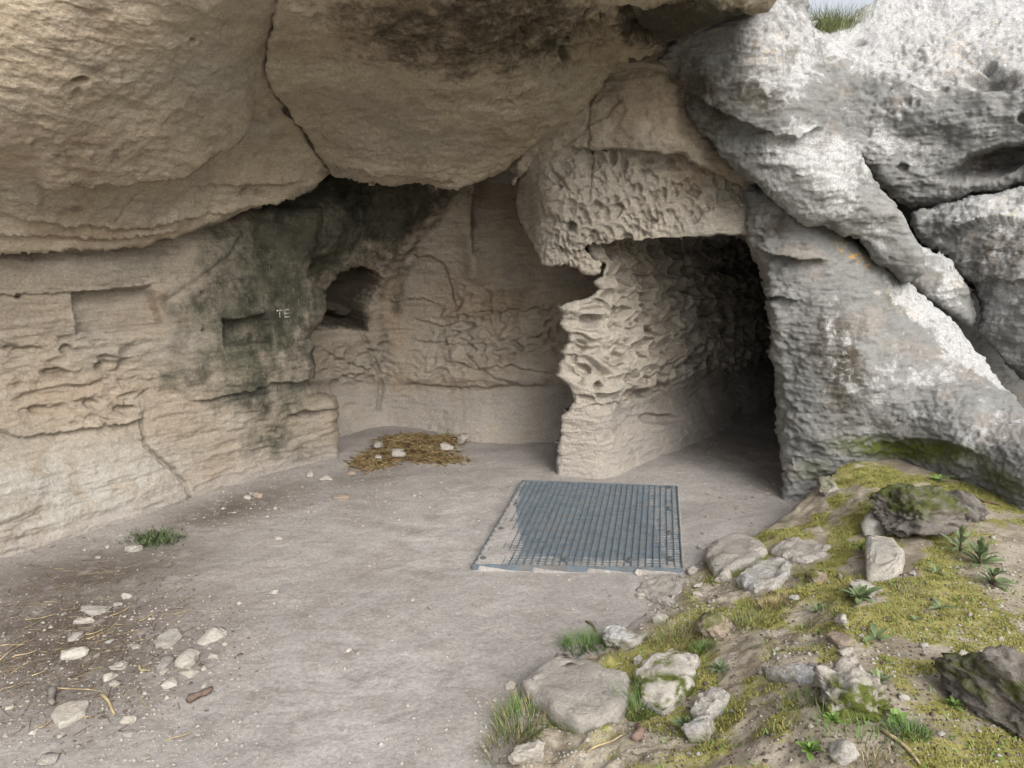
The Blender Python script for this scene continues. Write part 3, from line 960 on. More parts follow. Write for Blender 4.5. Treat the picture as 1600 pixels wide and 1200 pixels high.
rock_face('rock_overhang', [(LCRACK[0][0] + 3, -640)] + [(a + 1.2, b) for a, b in LCRACK] + [(522, 272), (548, 282), (590, 290), (650, 290), (690, 294), (715, 298), (740, 286), (762, 276), (790, 262), (822, 238), (850, 215), (882, 204), (915, 178), (936, 140),
                            (958, 106), (985, 90), (1012, 84), (1030, 74), (1070, 48), (1100, 26), (1150, 14), (1196, 8), (1230, -40), (1260, -300), (1300, -640)],
          [(508, 258, 5.0), (590, 290, 5.1), (650, 292, 5.15), (715, 297, 5.15), (760, 277, 5.12), (800, 254, 5.08), (850, 215, 5.0), (915, 180, 4.9), (960, 106, 4.6), (1030, 76, 4.35), (415, 100, 3.66), (440, 160, 4.1),
           (480, 230, 4.72), (432, 0, 3.14), (560, 200, 4.5), (700, 205, 4.5), (800, 185, 4.45), (600, 100, 3.72), (800, 100, 3.8), (950, 50, 3.8), (600, 0, 3.2), (800, 0, 3.25), (1000, 0, 3.45), (1100, 0, 3.55), (1190, 5, 3.75),
           (1190, -100, 3.45), (600, -300, 2.85), (1000, -300, 3.0), (1250, -300, 3.2), (430, -620, 2.75), (1280, -620, 3.0), (900, -620, 2.8)],
          roof_mid_relief, roof_mid_paint, M_LIT_ROOF, 'sooty brown rock overhang right of the long crack, with a low rounded lip', step=2.0, edge=(6, 0.04), seed=4)


def infill_relief(P, u, v):
    h = grain(P, 0.02, 0.004, 0.003)
    c, _, _ = crack(u, v, [(880, 230), (912, 206), (918, 196), (922, 160), (930, 140)], 2.0, 0.025)
    h = h + c
    c, sd, dd = crack(u, v, [(918, 195), (945, 182), (965, 160), (962, 148)], 2.0, 0.02)
    h = h + c
    c, sd, dd = crack(u, v, [(918, 195), (920, 215), (918, 230)], 2.0, 0.03)
    h = h + c
    h = h + 0.02 * fbm(P * 9, 2)
    h = h + ledge(u, v, [(940, 120), (970, 105), (1010, 98), (1060, 120)], (0.05, 14), (0.05, 14), 3)
    return h


rock_face('rock_block', [(802, 290), (806, 262), (825, 215), (900, 60), (1150, 50), (1200, 300), (1172, 302), (1140, 284), (1108, 266), (1065, 243), (1000, 238), (925, 234), (895, 231), (850, 242), (825, 264)],
          [(780, 290, 5.35), (800, 250, 5.2), (850, 235, 5.05), (900, 225, 4.9), (1000, 226, 4.74), (1080, 232, 4.66), (1000, 150, 4.72), (930, 120, 4.85), (1040, 110, 4.62), (1120, 150, 4.75), (1150, 290, 4.72), (1000, 320, 4.95), (900, 60, 4.85), (1150, 60, 4.8)],
          infill_relief, lambda P, u, v: dict(warm=.6 * blob(u, v, 1030, 170, 100, 80), pale=.3 * blob(u, v, 900, 210, 80, 40), soot_shade=.5 * blob(u, v, 1040, 232, 60, 10)),
          M_BEIGE, 'smooth brown triangular rock above the honeycombed lintel, under the overhang', step=2.0, edge=(6, 0.03), seed=5)


def lintel_relief(P, u, v):
    h = grain(P, 0.022, 0.004, 0.002)
    q = P @ np.array([[0.94, 0, 0.34], [0, 1, 0], [-0.34, 0, 0.94]]).T
    q[:, 1] *= 0.15
    hc = 0.75 * hollows(q, (13, 9, 9.0), 0.60, 0.55, 0.75) + 0.5 * hollows(q + 3, (24, 9, 17), 0.6, 0.6, 0.7)
    m = np.clip(0.15 + blob(u, v, 900, 310, 190, 110, 0, .65) + 0.7 * blob(u, v, 1060, 300, 120, 70, 0, .5), 0, 1) * (1 - .75 * blob(u, v, 1050, 255, 110, 26, 5, .5)) * (1 - .7 * blob(u, v, 870, 235, 60, 16))
    hb = honeycomb(q + 7, (13, 19, 10), 0.30, 0.4)[0]
    m = m * sstep(838, 872, u)
    h = h - m * (0.075 * hc + 0.008 * hb)
    low = blob(u, v, 890, 395, 70, 40, 0, .4)
    h = h - 0.03 * low * honeycomb(P, (22, 22, 22), 0.4)[0]
    for a in ((892, 355, 12, 10, .10), (958, 245, 7, 14, .05), (1085, 300, 14, 8, .04), (1048, 254, 9, 10, .04), (1020, 345, 8, 6, .05), (1062, 290, 8, 5, .05), (975, 255, 8, 12, .04)):
        h = h + pit(u, v, *a)
    c, _, _ = crack(u, v, [(926, 228), (925, 260), (922, 300)], 2.0, 0.025)
    h = h + c
    c, _, _ = crack(u, v, [(1005, 268), (1040, 262), (1060, 265)], 3, 0.03)
    h = h + c
    return h


rock_face('rock_lintel', [(793, 262), (812, 250), (838, 230), (900, 216), (925, 216), (1000, 219), (1065, 224), (1108, 244), (1140, 262), (1190, 290), (1200, 400), (1172, 368), (1120, 366), (1060, 374), (1000, 377), (950, 381), (916, 384),
                          (924, 396), (940, 410), (936, 426), (926, 429), (905, 422), (888, 412), (866, 416), (846, 413), (838, 398), (829, 380), (820, 364), (813, 340), (808, 312), (808, 276)],
          [(852, 300, 5.0), (830, 300, 5.2), (808, 290, 5.5), (813, 340, 5.45), (832, 360, 5.2), (843, 410, 5.08), (866, 380, 4.98), (925, 425, 4.98), (920, 300, 4.9), (1000, 300, 4.86), (1080, 300, 4.8), (1160, 330, 4.72), (1000, 377, 4.86),
           (1160, 366, 4.7), (900, 228, 4.96), (1060, 238, 4.8), (800, 262, 5.35), (930, 385, 4.95), (1190, 300, 4.8)],
          lintel_relief, lambda P, u, v: dict(pale=0.35 * blob(u, v, 900, 320, 150, 120), soot_shade=np.maximum.reduce([.55 * blob(u, v, 1010, 255, 60, 16), .5 * blob(u, v, 1050, 255, 14, 18), .3 * blob(u, v, 1160, 300, 30, 60)]), warm=.5 * blob(u, v, 1090, 270, 90, 40), dust=.3 * blob(u, v, 820, 330, 30, 90)),
          M_PALE, 'honeycombed pale rock lintel over the dark doorway', step=1.5, rough=1.4, edge=(4, 0.02), skirt=(.1, .3, .6), seed=6)


def pillar_relief(P, u, v):
    h = grain(P, 0.018, 0.004, 0.006)
    z = P[:, 2]
    up = sstep(0.42, 0.60, z + 0.05 * fbm(P * 5, 2))
    T = np.stack([P[:, 0] * 0.65 + P[:, 1] * 0.76, 0.1 * P[:, 1], P[:, 2] + 0.05 * P[:, 0]], 1)
    hc, dz, cid = honeycomb(T, (4.4, 4.4, 9.5), 0.24, 0.45)
    hb, _, cib = honeycomb(T + 3, (11, 10, 19), 0.30, 0.35)
    LEFT = [(918, 370), (946, 414), (929, 441), (938, 452), (905, 470), (869, 477), (876, 508), (888, 536), (874, 558), (868, 588), (890, 612), (892, 626), (874, 650), (868, 745)]
    up = up * sstep(1, 24, seg_dist(u, v, LEFT)[0])
    depth = 0.085 + 0.02 * sstep(5.2, 6.2, P[:, 1])
    h = h - up * (depth * hc * (0.35 + 0.65 * (_r3[cid, 2] > 0.15)) + 0.012 * hb * (_r3[cib, 1] > .3))
    h = h - up * 0.012 * hollows(T, (20, 20, 34), 0.6, 0.5, 0.6)
    bands = 0.020 * np.sin(P[:, 2] * 34 + 2.5 * fbm(P * 1.3, 2))
    h = h + up * bands
    # scooped foot of the passage wall, plinth of the pillar
    h = h - 0.10 * np.exp(-((z - 0.40) / 0.16) ** 2) * sstep(5.02, 5.25, P[:, 1]) 
    for a in ((935, 602, 9, 8, .10), (912, 576, 16, 10, .07), (905, 540, 18, 10, .06), (893, 560, 12, 9, .06), (925, 500, 20, 10, .05), (1010, 615, 40, 10, .06), (1040, 655, 36, 10, .05)):
        h = h + pit(u, v, *a)
    return h


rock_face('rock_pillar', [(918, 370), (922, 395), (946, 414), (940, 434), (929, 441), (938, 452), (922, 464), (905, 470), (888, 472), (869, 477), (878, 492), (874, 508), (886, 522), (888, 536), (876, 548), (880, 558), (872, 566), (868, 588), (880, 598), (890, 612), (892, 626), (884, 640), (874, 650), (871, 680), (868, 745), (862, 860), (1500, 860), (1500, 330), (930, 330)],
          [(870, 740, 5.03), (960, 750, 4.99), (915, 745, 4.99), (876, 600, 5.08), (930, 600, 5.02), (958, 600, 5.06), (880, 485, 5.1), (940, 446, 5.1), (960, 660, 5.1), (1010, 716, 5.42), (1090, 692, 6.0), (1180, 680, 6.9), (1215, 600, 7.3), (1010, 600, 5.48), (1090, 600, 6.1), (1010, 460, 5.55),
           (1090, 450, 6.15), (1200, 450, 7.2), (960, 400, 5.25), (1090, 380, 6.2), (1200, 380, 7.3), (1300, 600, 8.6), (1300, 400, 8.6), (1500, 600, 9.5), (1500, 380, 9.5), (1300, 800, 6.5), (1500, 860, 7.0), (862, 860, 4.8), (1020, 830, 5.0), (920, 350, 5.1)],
          pillar_relief, lambda P, u, v: dict(dust=(1 - sstep(0.35, 0.62, P[:, 2] + .06 * fbm(P * 5, 3))) * (1 - .6 * blob(u, v, 910, 690, 50, 60)), pale=.4 * blob(u, v, 920, 560, 100, 120) + .3 * blob(u, v, 910, 690, 50, 60), soot_shade=.35 * sstep(6.2, 7.5, P[:, 1]) + .5 * blob(u, v, 1140, 420, 100, 60)),  # darker with depth into the passage and near its roof
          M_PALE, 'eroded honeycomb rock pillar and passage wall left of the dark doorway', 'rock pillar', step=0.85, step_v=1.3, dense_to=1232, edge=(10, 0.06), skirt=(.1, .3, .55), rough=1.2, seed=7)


def slab_relief(P, u, v):
    h = grain(P, 0.028, 0.005, 0.003)
    q = P @ np.array([[0.8, 0, 0.6], [0, 1, 0], [-0.6, 0, 0.8]]).T
    h = h + 0.007 * ridged(q * np.array([5, 5, 16]), 3) + 0.004 * fbm(P * 45, 2)
    jamb = 1 - sstep(20, 70, seg_dist(u, v, [(1168, 340), (1190, 430), (1200, 520), (1214, 640), (1221, 720)])[0])
    h = h - 0.025 * jamb * scallop(P, (12, 12, 16)) * 1.5
    h = h + ledge(u, v, [(1185, 385), (1220, 398), (1255, 405), (1290, 408)], (0.05, 24), (0.05, 14), 3)
    h = h + ledge(u, v, [(1190, 455), (1215, 462), (1250, 470)], (0.03, 16), (0.04, 12), 3)
    h = h + ledge(u, v, [(1380, 690), (1430, 680), (1480, 690), (1540, 715)], (0.02, 40), (0.015, 18), 4)
    return h


rock_face('rock_slab', [(1150, 270), (1190, 290), (1240, 312), (1290, 336), (1330, 368), (1372, 404), (1420, 446), (1480, 500), (1540, 572), (1600, 640), (1760, 790), (2100, 1100), (2100, 1500), (1240, 1000), (1195, 810), (1214, 776), (1221, 735), (1220, 700),
                        (1212, 640), (1208, 590), (1200, 540), (1199, 500), (1196, 472), (1204, 466), (1190, 440), (1184, 415), (1178, 398), (1168, 372), (1164, 340)],
          [(1170, 372, 4.62), (1190, 430, 4.6), (1200, 500, 4.58), (1210, 600, 4.56), (1220, 700, 4.52), (1215, 775, 4.52), (1160, 290, 4.75), (1190, 310, 4.54), (1290, 352, 4.48), (1330, 385, 4.50), (1420, 455, 4.58), (1480, 500, 4.56), (1600, 640, 4.08), (1300, 500, 4.38), (1300, 650, 4.32),
           (1290, 745, 4.46), (1400, 550, 4.34), (1400, 703, 4.36), (1500, 620, 4.12), (1500, 716, 3.92), (1600, 700, 3.60), (1600, 767, 3.52), (1600, 850, 3.5), (1550, 740, 3.74), (1500, 800, 4.0), (1400, 790, 4.4), (1750, 800, 3.05), (1900, 1000, 2.4), (1300, 900, 4.6), (1500, 900, 4.0), (2100, 1100, 2.2), (2100, 1500, 2.0), (1220, 900, 4.4)],
          slab_relief, lambda P, u, v: dict(lichen=np.clip(0.18 * blob(u, v, 1430, 560, 250, 190, 30, .4) + .6 * blob(u, v, 1480, 520, 160, 36, 42, .4) + 0.12 * sstep(1230, 1330, u), 0, 1), warm=.3 * blob(u, v, 1180, 440, 40, 110, -8, .3),
                                            orange=1.0 * blob(u, v, 1330, 392, 50, 18, 40, .3) + .25 * blob(u, v, 1400, 470, 80, 20, 40), moss=np.maximum.reduce([1.0 * blob(u, v, 1420, 702, 170, 26, 5, .3), .9 * blob(u, v, 1570, 750, 70, 22, 25), .5 * blob(u, v, 1270, 735, 50, 30)]),
                                            soot_shade=np.maximum.reduce([.8 * blob(u, v, 1310, 570, 80, 190, -6, .2), .7 * blob(u, v, 1220, 350, 50, 40), .4 * blob(u, v, 1400, 480, 90, 40)]), algae=np.maximum(.8 * blob(u, v, 1440, 705, 170, 30), .3 * blob(u, v, 1280, 700, 60, 60)), pale=.25 * blob(u, v, 1215, 600, 30, 200)),
          M_GREY, 'grey leaning rock slab forming the right side of the dark doorway', step=2.0, edge=(22, 0.14), skirt=(.2, .5, 1.0), seed=8)


def boulder_relief(P, u, v):
    h = grain(P, 0.022, 0.004, 0.006)
    h = h + ledge(u, v, [(1090, 150), (1130, 172), (1180, 200), (1240, 215), (1290, 200)], (0.035, 60), (0.045, 60), 8)
    h = h + 0.030 * fbm(P * np.array([2.2, 2.2, 4.5]) + 3, 3)
    h = h + 0.003 * fbm(P * 38, 2)
    f1 = worley(P * 26 + 0.3 * fbm(P * 9, 2)[:, None])[0]
    h = h - 0.010 * (1 - sstep(0.15, 0.4, f1)) * sstep(0, .4, fbm(P * 2.2 + 8, 2) + .1)
    return h


rock_face('boulder', [(1024, 92), (1040, 78), (1062, 52), (1090, 26), (1110, -30), (1150, -110), (1220, -90), (1262, -40), (1272, 20), (1280, 60), (1300, 120), (1318, 175), (1338, 225), (1350, 256), (1378, 290), (1406, 328), (1427, 362), (1440, 402), (1434, 428), (1416, 440), (1396, 424),
                      (1372, 410), (1334, 380), (1292, 350), (1262, 346), (1235, 328), (1190, 300), (1150, 272), (1112, 235), (1092, 205), (1075, 178), (1062, 140), (1042, 115)],
          [(1030, 90, 4.55), (1060, 140, 4.56), (1100, 220, 4.50), (1150, 270, 4.42), (1190, 300, 4.36), (1260, 345, 4.34), (1330, 380, 4.38), (1415, 435, 4.44), (1150, 150, 4.32), (1200, 250, 4.26), (1250, 150, 4.22), (1270, 60, 4.34), (1330, 250, 4.27), (1400, 380, 4.36), (1150, 30, 4.35), (1240, -40, 4.4),
           (1150, -100, 4.5), (1300, 300, 4.18), (1220, 60, 4.28)],
          boulder_relief, lambda P, u, v: dict(lichen=np.clip(0.1 + 0.6 * blob(u, v, 1230, 70, 90, 120, 0, .4) + 0.65 * blob(u, v, 1260, 270, 120, 110, 30, .4) + .6 * blob(u, v, 1360, 360, 90, 40, 50), 0, 1) * sstep(1085, 1160, u + .25 * v - 20), soot_shade=np.maximum.reduce([.75 * blob(u, v, 1090, 150, 70, 130, -25, .3), .75 * blob(u, v, 1180, 150, 100, 50, 20, .2), .6 * blob(u, v, 1200, 300, 120, 26, 35)]),  # darker on the left side, across the middle and along the lower edge
                                               warm=.7 * blob(u, v, 1040, 130, 40, 70, -20), orange=.3 * blob(u, v, 1200, 80, 60, 50), algae=.45 * blob(u, v, 1090, 170, 60, 120, -20)),
          M_GREY, 'big grey boulder with white lichen leaning over the right side of the doorway', 'boulder', step=2.0, edge=(16, 0.06), skirt=(.25, .6, 0.95), seed=9)


def far_relief(P, u, v):
    h = grain(P, 0.04, 0.006, 0.008)
    h = h + niche(u, v, [(1462, 282), (1480, 262), (1510, 240), (1550, 225), (1610, 218), (1640, 260), (1600, 282), (1540, 290), (1480, 292)], 0.30, 26)
    h = h - 0.08 * blob(u, v, 1400, 205, 130, 46, 8) - 0.10 * blob(u, v, 1555, 128, 70, 22, 6) + 0.035 * fbm(P * np.array([1.8, 1.8, 4]) + 3, 3)
    f1 = worley(P * 15 + 0.4 * fbm(P * 6, 2)[:, None])[0]
    h = h - 0.02 * (1 - sstep(0.15, 0.45, f1)) * sstep(0, .4, fbm(P * 1.6 + 8, 2) + .1)
    for a in ((1545, 105, 16, 10, .12), (1600, 185, 14, 12, .1), (1410, 262, 12, 8, .06), (1340, 65, 16, 6, .06)):
        h = h + pit(u, v, *a)
    return h


rock_face('boulder', [(1250, 30), (1284, 50), (1300, 46), (1322, 34), (1345, 18), (1372, 2), (1420, -18), (1520, -46), (1700, -80), (2050, -120), (2050, 290), (1700, 270), (1600, 288), (1560, 297), (1520, 304), (1480, 318), (1445, 326), (1420, 330), (1395, 304), (1350, 262), (1300, 215), (1238, 120)],
          [(1285, 55, 6.1), (1340, 24, 6.3), (1450, 0, 6.2), (1600, -40, 6.2), (1400, 140, 5.6), (1450, 60, 5.8), (1600, 100, 5.2), (1350, 250, 5.55), (1430, 325, 5.55), (1550, 230, 5.2), (1480, 310, 5.4), (1600, 284, 5.1), (1800, 0, 5.2), (1800, 270, 4.6), (2050, -100, 5), (2050, 280, 4.2), (1500, 180, 5.3)],
          far_relief, lambda P, u, v: dict(lichen=np.clip(.2 + 1.0 * blob(u, v, 1470, 50, 260, 100, 0, .4) + .3 * blob(u, v, 1400, 200, 140, 90), 0, 1), orange=.22 * blob(u, v, 1500, 80, 200, 100), soot_shade=np.maximum.reduce([.6 * blob(u, v, 1560, 250, 90, 34, -15, .3), .4 * blob(u, v, 1400, 280, 70, 40), .3 * blob(u, v, 1560, 120, 60, 30)])),  # darker inside the hollow and the dent above it
          M_GREY, 'far white-crusted boulder at the top right with a shallow hollow', 'boulder', step=2.0, edge=(18, 0.16), skirt=(.3, .8, 1.6), seed=10)

rock_face('boulder', [(1438, 328), (1480, 322), (1540, 306), (1600, 292), (1700, 274), (1950, 260), (2050, 900), (1760, 760), (1640, 640), (1600, 606), (1575, 578), (1548, 545), (1530, 508), (1527, 480), (1512, 448), (1488, 412), (1462, 392), (1440, 380), (1428, 362), (1424, 334)],
          [(1430, 350, 5.45), (1480, 330, 5.3), (1600, 300, 5.0), (1520, 450, 5.05), (1600, 590, 4.75), (1560, 400, 4.85), (1700, 500, 4.4), (1900, 600, 3.9), (2050, 880, 3.4), (1950, 270, 4.4), (1700, 280, 4.75)],
          lambda P, u, v: grain(P, 0.035, 0.007, 0.008) + ledge(u, v, [(1460, 370), (1520, 352), (1600, 340)], (.05, 26), (.05, 22), 6) + ledge(u, v, [(1520, 440), (1560, 430), (1620, 440)], (.05, 26), (.05, 22), 6),
          lambda P, u, v: dict(lichen=np.clip(.35 + .55 * blob(u, v, 1570, 320, 120, 40, -10, .4) + .5 * blob(u, v, 1560, 480, 60, 60), 0, 1), orange=.35 * blob(u, v, 1580, 330, 60, 50), soot_shade=.6 * blob(u, v, 1560, 400, 140, 50, -10, .2)),
          M_GREY, 'grey boulder with a sloping top under the far boulder, right of the dark fissure', 'boulder', step=2.0, edge=(16, 0.12), skirt=(.3, .7, 1.2, 1.9), seed=11)

rock_face('wedged_stone', [(1412, 372), (1432, 380), (1462, 392), (1482, 404), (1500, 428), (1518, 455), (1525, 488), (1517, 511), (1494, 498), (1462, 474), (1436, 456), (1415, 444), (1424, 415)],
          [(1412, 372, 5.0), (1425, 450, 4.9), (1470, 400, 4.95), (1470, 440, 4.82), (1520, 500, 4.9), (1520, 460, 4.95), (1490, 490, 4.88)],
          lambda P, u, v: grain(P, 0.025, 0.006, 0.006), lambda P, u, v: dict(lichen=.4 + .3 * blob(u, v, 1490, 450, 40, 40), orange=.5 * blob(u, v, 1500, 440, 26, 22), soot_shade=.3 * blob(u, v, 1440, 430, 40, 40)),
          M_GREY, 'small grey stone wedged in the dark fissure between the boulders', 'stone', step=1.8, edge=(12, 0.12), skirt=(.15, .3, .4), seed=12)


# passage behind the doorway: right wall, roof and end, and added sheets that block stray light
def grid_sheet(name, fn, nu, nv, mat, parent=None, wob=0.05, kind=None, freq=1.5):
    a, b = np.meshgrid(np.linspace(0, 1, nu), np.linspace(0, 1, nv))
    P = fn(a.ravel(), b.ravel())
    P = P + wob * np.stack([fbm(P * freq + s_, 4) for s_ in (0, 40, 80)], 1)
    k = np.arange(nu * nv).reshape(nv, nu)
    q = np.stack([k[:-1, :-1], k[:-1, 1:], k[1:, 1:], k[1:, :-1]], -1).reshape(-1, 4)
    z = np.zeros(len(P))
    return tag(new_obj(name, P, q, mat, attrs={k_: z + (0.4 if k_ == 'soot_shade' else 0) for k_ in ATTRS}, parent=parent), kind=kind)


def passage(a, b):
    # cross-section swept inwards: right foot -> right wall -> roof -> left top
    Y = 4.95 + 4.6 * b
    xl = 0.55 + 0.85 * (Y - 4.95)
    xr = 1.98 + 0.80 * (Y - 4.7)
    t = a * 3
    top = 1.80 + 0.05 * b - 0.9 * sstep(0.75, 1.0, b) * 0
    x = np.where(t < 1, xr, np.where(t < 2, xr + (xl - xr) * (t - 1), xl))
    z = np.where(t < 1, -0.15 + (top + 0.15) * t, top)
    return np.stack([x, Y, z + 0 * x], 1)


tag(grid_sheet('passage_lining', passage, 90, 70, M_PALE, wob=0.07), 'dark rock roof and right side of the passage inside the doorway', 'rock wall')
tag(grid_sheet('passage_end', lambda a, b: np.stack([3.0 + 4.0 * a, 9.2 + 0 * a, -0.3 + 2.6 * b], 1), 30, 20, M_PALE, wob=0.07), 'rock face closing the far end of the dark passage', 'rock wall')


def hill_blocker(a, b):
    # added slope shutting out sky light over and behind the cave, falling away behind the boulders on the right
    x = -11 + 15.5 * a
    r = sstep(0.6, 2.2, x)
    Y = (4.3 + 2.9 * r) + (12.4 - 4.3 - 2.9 * r) * b
    z = 3.75 + 0.9 * b - 1.1 * r * (1 - b) - 4.0 * (1 - sstep(-11, -7.5, x))
    z = np.where(b < 0.06, z - 0.2, z)
    return np.stack([x, Y, z], 1)


grid_sheet('hill_blocker', hill_blocker, 90, 60, M_BEIGE, wob=0.18, kind='structure', freq=0.6)
grid_sheet('hill_blocker', lambda a, b: np.stack([-11 + 20 * a, 12.3 + 0 * a, -0.4 + 5.2 * b * np.sin(math.pi * np.clip(a * 1.25, 0, 1)) ** .5], 1), 30, 10, M_BEIGE, wob=0.2, kind='structure', freq=0.5)  # added rear sheet closing the cave off from sky light

grid_sheet('hill_blocker', lambda a, b: np.stack([1.8 + 7 * a, 7.05 + 0 * a, np.where(1.8 + 7 * a < 3.2, 2.0, -0.4) * (1 - b) + 3.0 * b], 1), 60, 24, M_GREY, wob=0.08, kind='structure', freq=1.0)  # added sheet behind the boulders that keeps the fissure dark


# ------------------------------------------------------------------ tools for the small things
from mathutils import Vector
from mathutils.bvhtree import BVHTree

bpy.context.view_layer.update()
OBS = [o for o in COL.objects if o.type == 'MESH']


def _bvh(obs):
    vs, fs, k = [], [], 0
    for o in obs:
        me = o.data
        c = np.empty(len(me.vertices) * 3, np.float32)
        me.vertices.foreach_get('co', c)
        c = c.reshape(-1, 3) + np.array(o.location, np.float32)
        f = np.empty(len(me.loops), np.int32)
        me.loops.foreach_get('vertex_index', f)
        vs.append(c)
        fs.append(f.reshape(-1, 4) + k)
        k += len(c)
    return BVHTree.FromPolygons(np.concatenate(vs).tolist(), np.concatenate(fs).tolist())


GROUND_OB = bpy.data.objects['ground']
_gx, _gy, _gH = G_MOSS[1], G_MOSS[2], G_MOSS[3]
BVH_WALL = _bvh([o for o in OBS if o.name.startswith(('rock_wall', 'boulder'))])


def cast(u, v):
    d = ray(np.float64(u), np.float64(v))
    hit, nrm, _, _ = BVH_WALL.ray_cast(Vector((0, 0, CAMZ)), Vector(d))
    if hit is None:
        return None, None
    if nrm.dot(Vector(d)) > 0:
        nrm = -nrm
    return np.array(hit), np.array(nrm)


# the ground as built, for setting things down
_nx = len(np.unique(_gx))
_xs = _gx[:_nx]
_ys = _gy[::_nx]
_HG = _gH.reshape(len(_ys), _nx)


def gz(x, y):
    x = np.asarray(x, float)
    y = np.asarray(y, float)
    i = np.clip(np.searchsorted(_xs, x) - 1, 0, _nx - 2)
    j = np.clip(np.searchsorted(_ys, y) - 1, 0, len(_ys) - 2)
    tx = (x - _xs[i]) / (_xs[i + 1] - _xs[i])
    ty = (y - _ys[j]) / (_ys[j + 1] - _ys[j])
    return (_HG[j, i] * (1 - tx) + _HG[j, i + 1] * tx) * (1 - ty) + (_HG[j + 1, i] * (1 - tx) + _HG[j + 1, i + 1] * tx) * ty


def gnorm(x, y, e=0.03):
    dx = (gz(x + e, y) - gz(x - e, y)) / (2 * e)
    dy = (gz(x, y + e) - gz(x, y - e)) / (2 * e)
    n = np.array([-dx, -dy, 1.0])
    return n / np.linalg.norm(n)


def at(u, v):
    """where that pixel meets the ground"""
    r = ray(np.float64(u), np.float64(v))
    k = np.linspace(1.0, 7.5, 900) / r[1]
    p = np.array([0, 0, CAMZ]) + k[:, None] * r
    below = p[:, 2] < gz(p[:, 0], p[:, 1])
    i = int(np.argmax(below)) if below.any() else 899
    return np.array([p[i, 0], p[i, 1], float(gz(p[i, 0], p[i, 1]))])


def px2m(p, px):
    return px / FPX * (p[1] * CP + (CAMZ - p[2]) * SP)


# ------------------------------------------------------------------ steel grating over the shaft
def steel():
    n = Nodes('galvanised_steel')
    a = n.noise(14, 5, 0.6)
    b = n.noise(90, 4, 0.7)
    col = n.mix(n.ramp(a, 0.35, 0.65), (0.105, 0.132, 0.155), (0.155, 0.187, 0.212))
    col = n.mix(n.math('MULTIPLY', n.ramp(n.noise(6, 5, .65), 0.52, 0.70), 0.6), col, (0.20, 0.165, 0.135))
    col = n.mix(n.math('MULTIPLY', n.ramp(b, 0.55, 0.70), 0.6), col, (0.30, 0.27, 0.235))
    return n.done(col, 0.55, n.bump(b, 0.2, 0.001), 0.4, 0.35)


def plain(name, col, rough=0.9, var=0.25, scale=30, spec=0.2):
    n = Nodes(name)
    a = n.noise(scale, 5, 0.65)
    lo = tuple(c * (1 - var) for c in col)
    hi = tuple(min(1, c * (1 + var)) for c in col)
    c = n.mix(n.ramp(a, 0.35, 0.65), lo, hi)
    return n.done(c, rough, n.bump(a, 0.35, 0.004), spec)


M_STEEL = steel()
BOX_F = [(0, 3, 2, 1), (4, 5, 6, 7), (0, 1, 5, 4), (1, 2, 6, 5), (2, 3, 7, 6), (3, 0, 4, 7)]


def bar(a, b, wd, z0, z1):
    a, b = np.asarray(a, float), np.asarray(b, float)
    d = (b - a)[:2]
    d = d / np.linalg.norm(d)
    n = np.array([-d[1], d[0]]) * wd / 2
    v = [(*(a[:2] - n), z0), (*(b[:2] - n), z0), (*(b[:2] + n), z0), (*(a[:2] + n), z0)]
    return v + [(x, y, z1) for x, y, _ in v]


grate = empty('floor_grate', (PIT_C[0], PIT_C[1], 0.0))
tag(grate, 'bluish steel floor grating bolted flat over a shaft before the dark doorway', 'grating')


def gp(s, t):
    lo = g_fl + (g_fr - g_fl) * s
    hi = g_bl + (g_br - g_bl) * s
    p = lo + (hi - lo) * t
    return p - np.array([PIT_C[0], PIT_C[1], 0])


NB, NC = 29, 42
for i in range(1, NB):
    new_obj('bearing_bar', bar(gp(i / NB, 0.004), gp(i / NB, 0.996), 0.0042, 0.002, 0.032), BOX_F, M_STEEL, grate, smooth=False)
for i in range(1, NC):
    new_obj('cross_bar', bar(gp(0.003, i / NC), gp(0.997, i / NC), 0.0034, 0.006, 0.0295), BOX_F, M_STEEL, grate, smooth=False)
for a, b in ((gp(0, 0), gp(1, 0)), (gp(1, 0), gp(1, 1)), (gp(1, 1), gp(0, 1)), (gp(0, 1), gp(0, 0))):
    new_obj('edge_bar', bar(a, b, 0.006, 0.0, 0.034), BOX_F, M_STEEL, grate, smooth=False)
M_BOLT = plain('dark_rusty_steel', (0.10, 0.085, 0.075), 0.7)


def disc(c, r, z0, z1, n=10):
    v = [(c[0] + r * math.cos(2 * math.pi * k / n), c[1] + r * math.sin(2 * math.pi * k / n), z) for z in (z0, z1) for k in range(n)]
    return v, [tuple(range(n, 2 * n)), tuple(reversed(range(n)))] + [(k, (k + 1) % n, n + (k + 1) % n, n + k) for k in range(n)]


for u, v in ((807, 789), (783, 827), (755, 873), (885, 876), (984, 876), (1047, 763), (1046, 795), (1046, 833), (1047, 873)):
    p = on_plane(np.float64(u), np.float64(v), 0.03) - np.array([PIT_C[0], PIT_C[1], 0])
    vv, ff = disc(p, 0.019, 0.0325, 0.0355)
    wsh = new_obj('washer', vv, ff, M_STEEL, grate, smooth=False)
    vv, ff = disc(p, 0.009, 0.0355, 0.044, 6)
    new_obj('bolt_head', vv, ff, M_BOLT, wsh, smooth=False)

# ------------------------------------------------------------------ painted letters and scratches on the stained pier
M_WPAINT = plain('worn_white_paint', (0.40, 0.40, 0.37), 0.9, 0.55, 160)
M_SCR = plain('scratched_pale_stone', (0.20, 0.19, 0.16), 0.95, 0.3, 90)
PIER = bpy.data.objects['rock_wall']


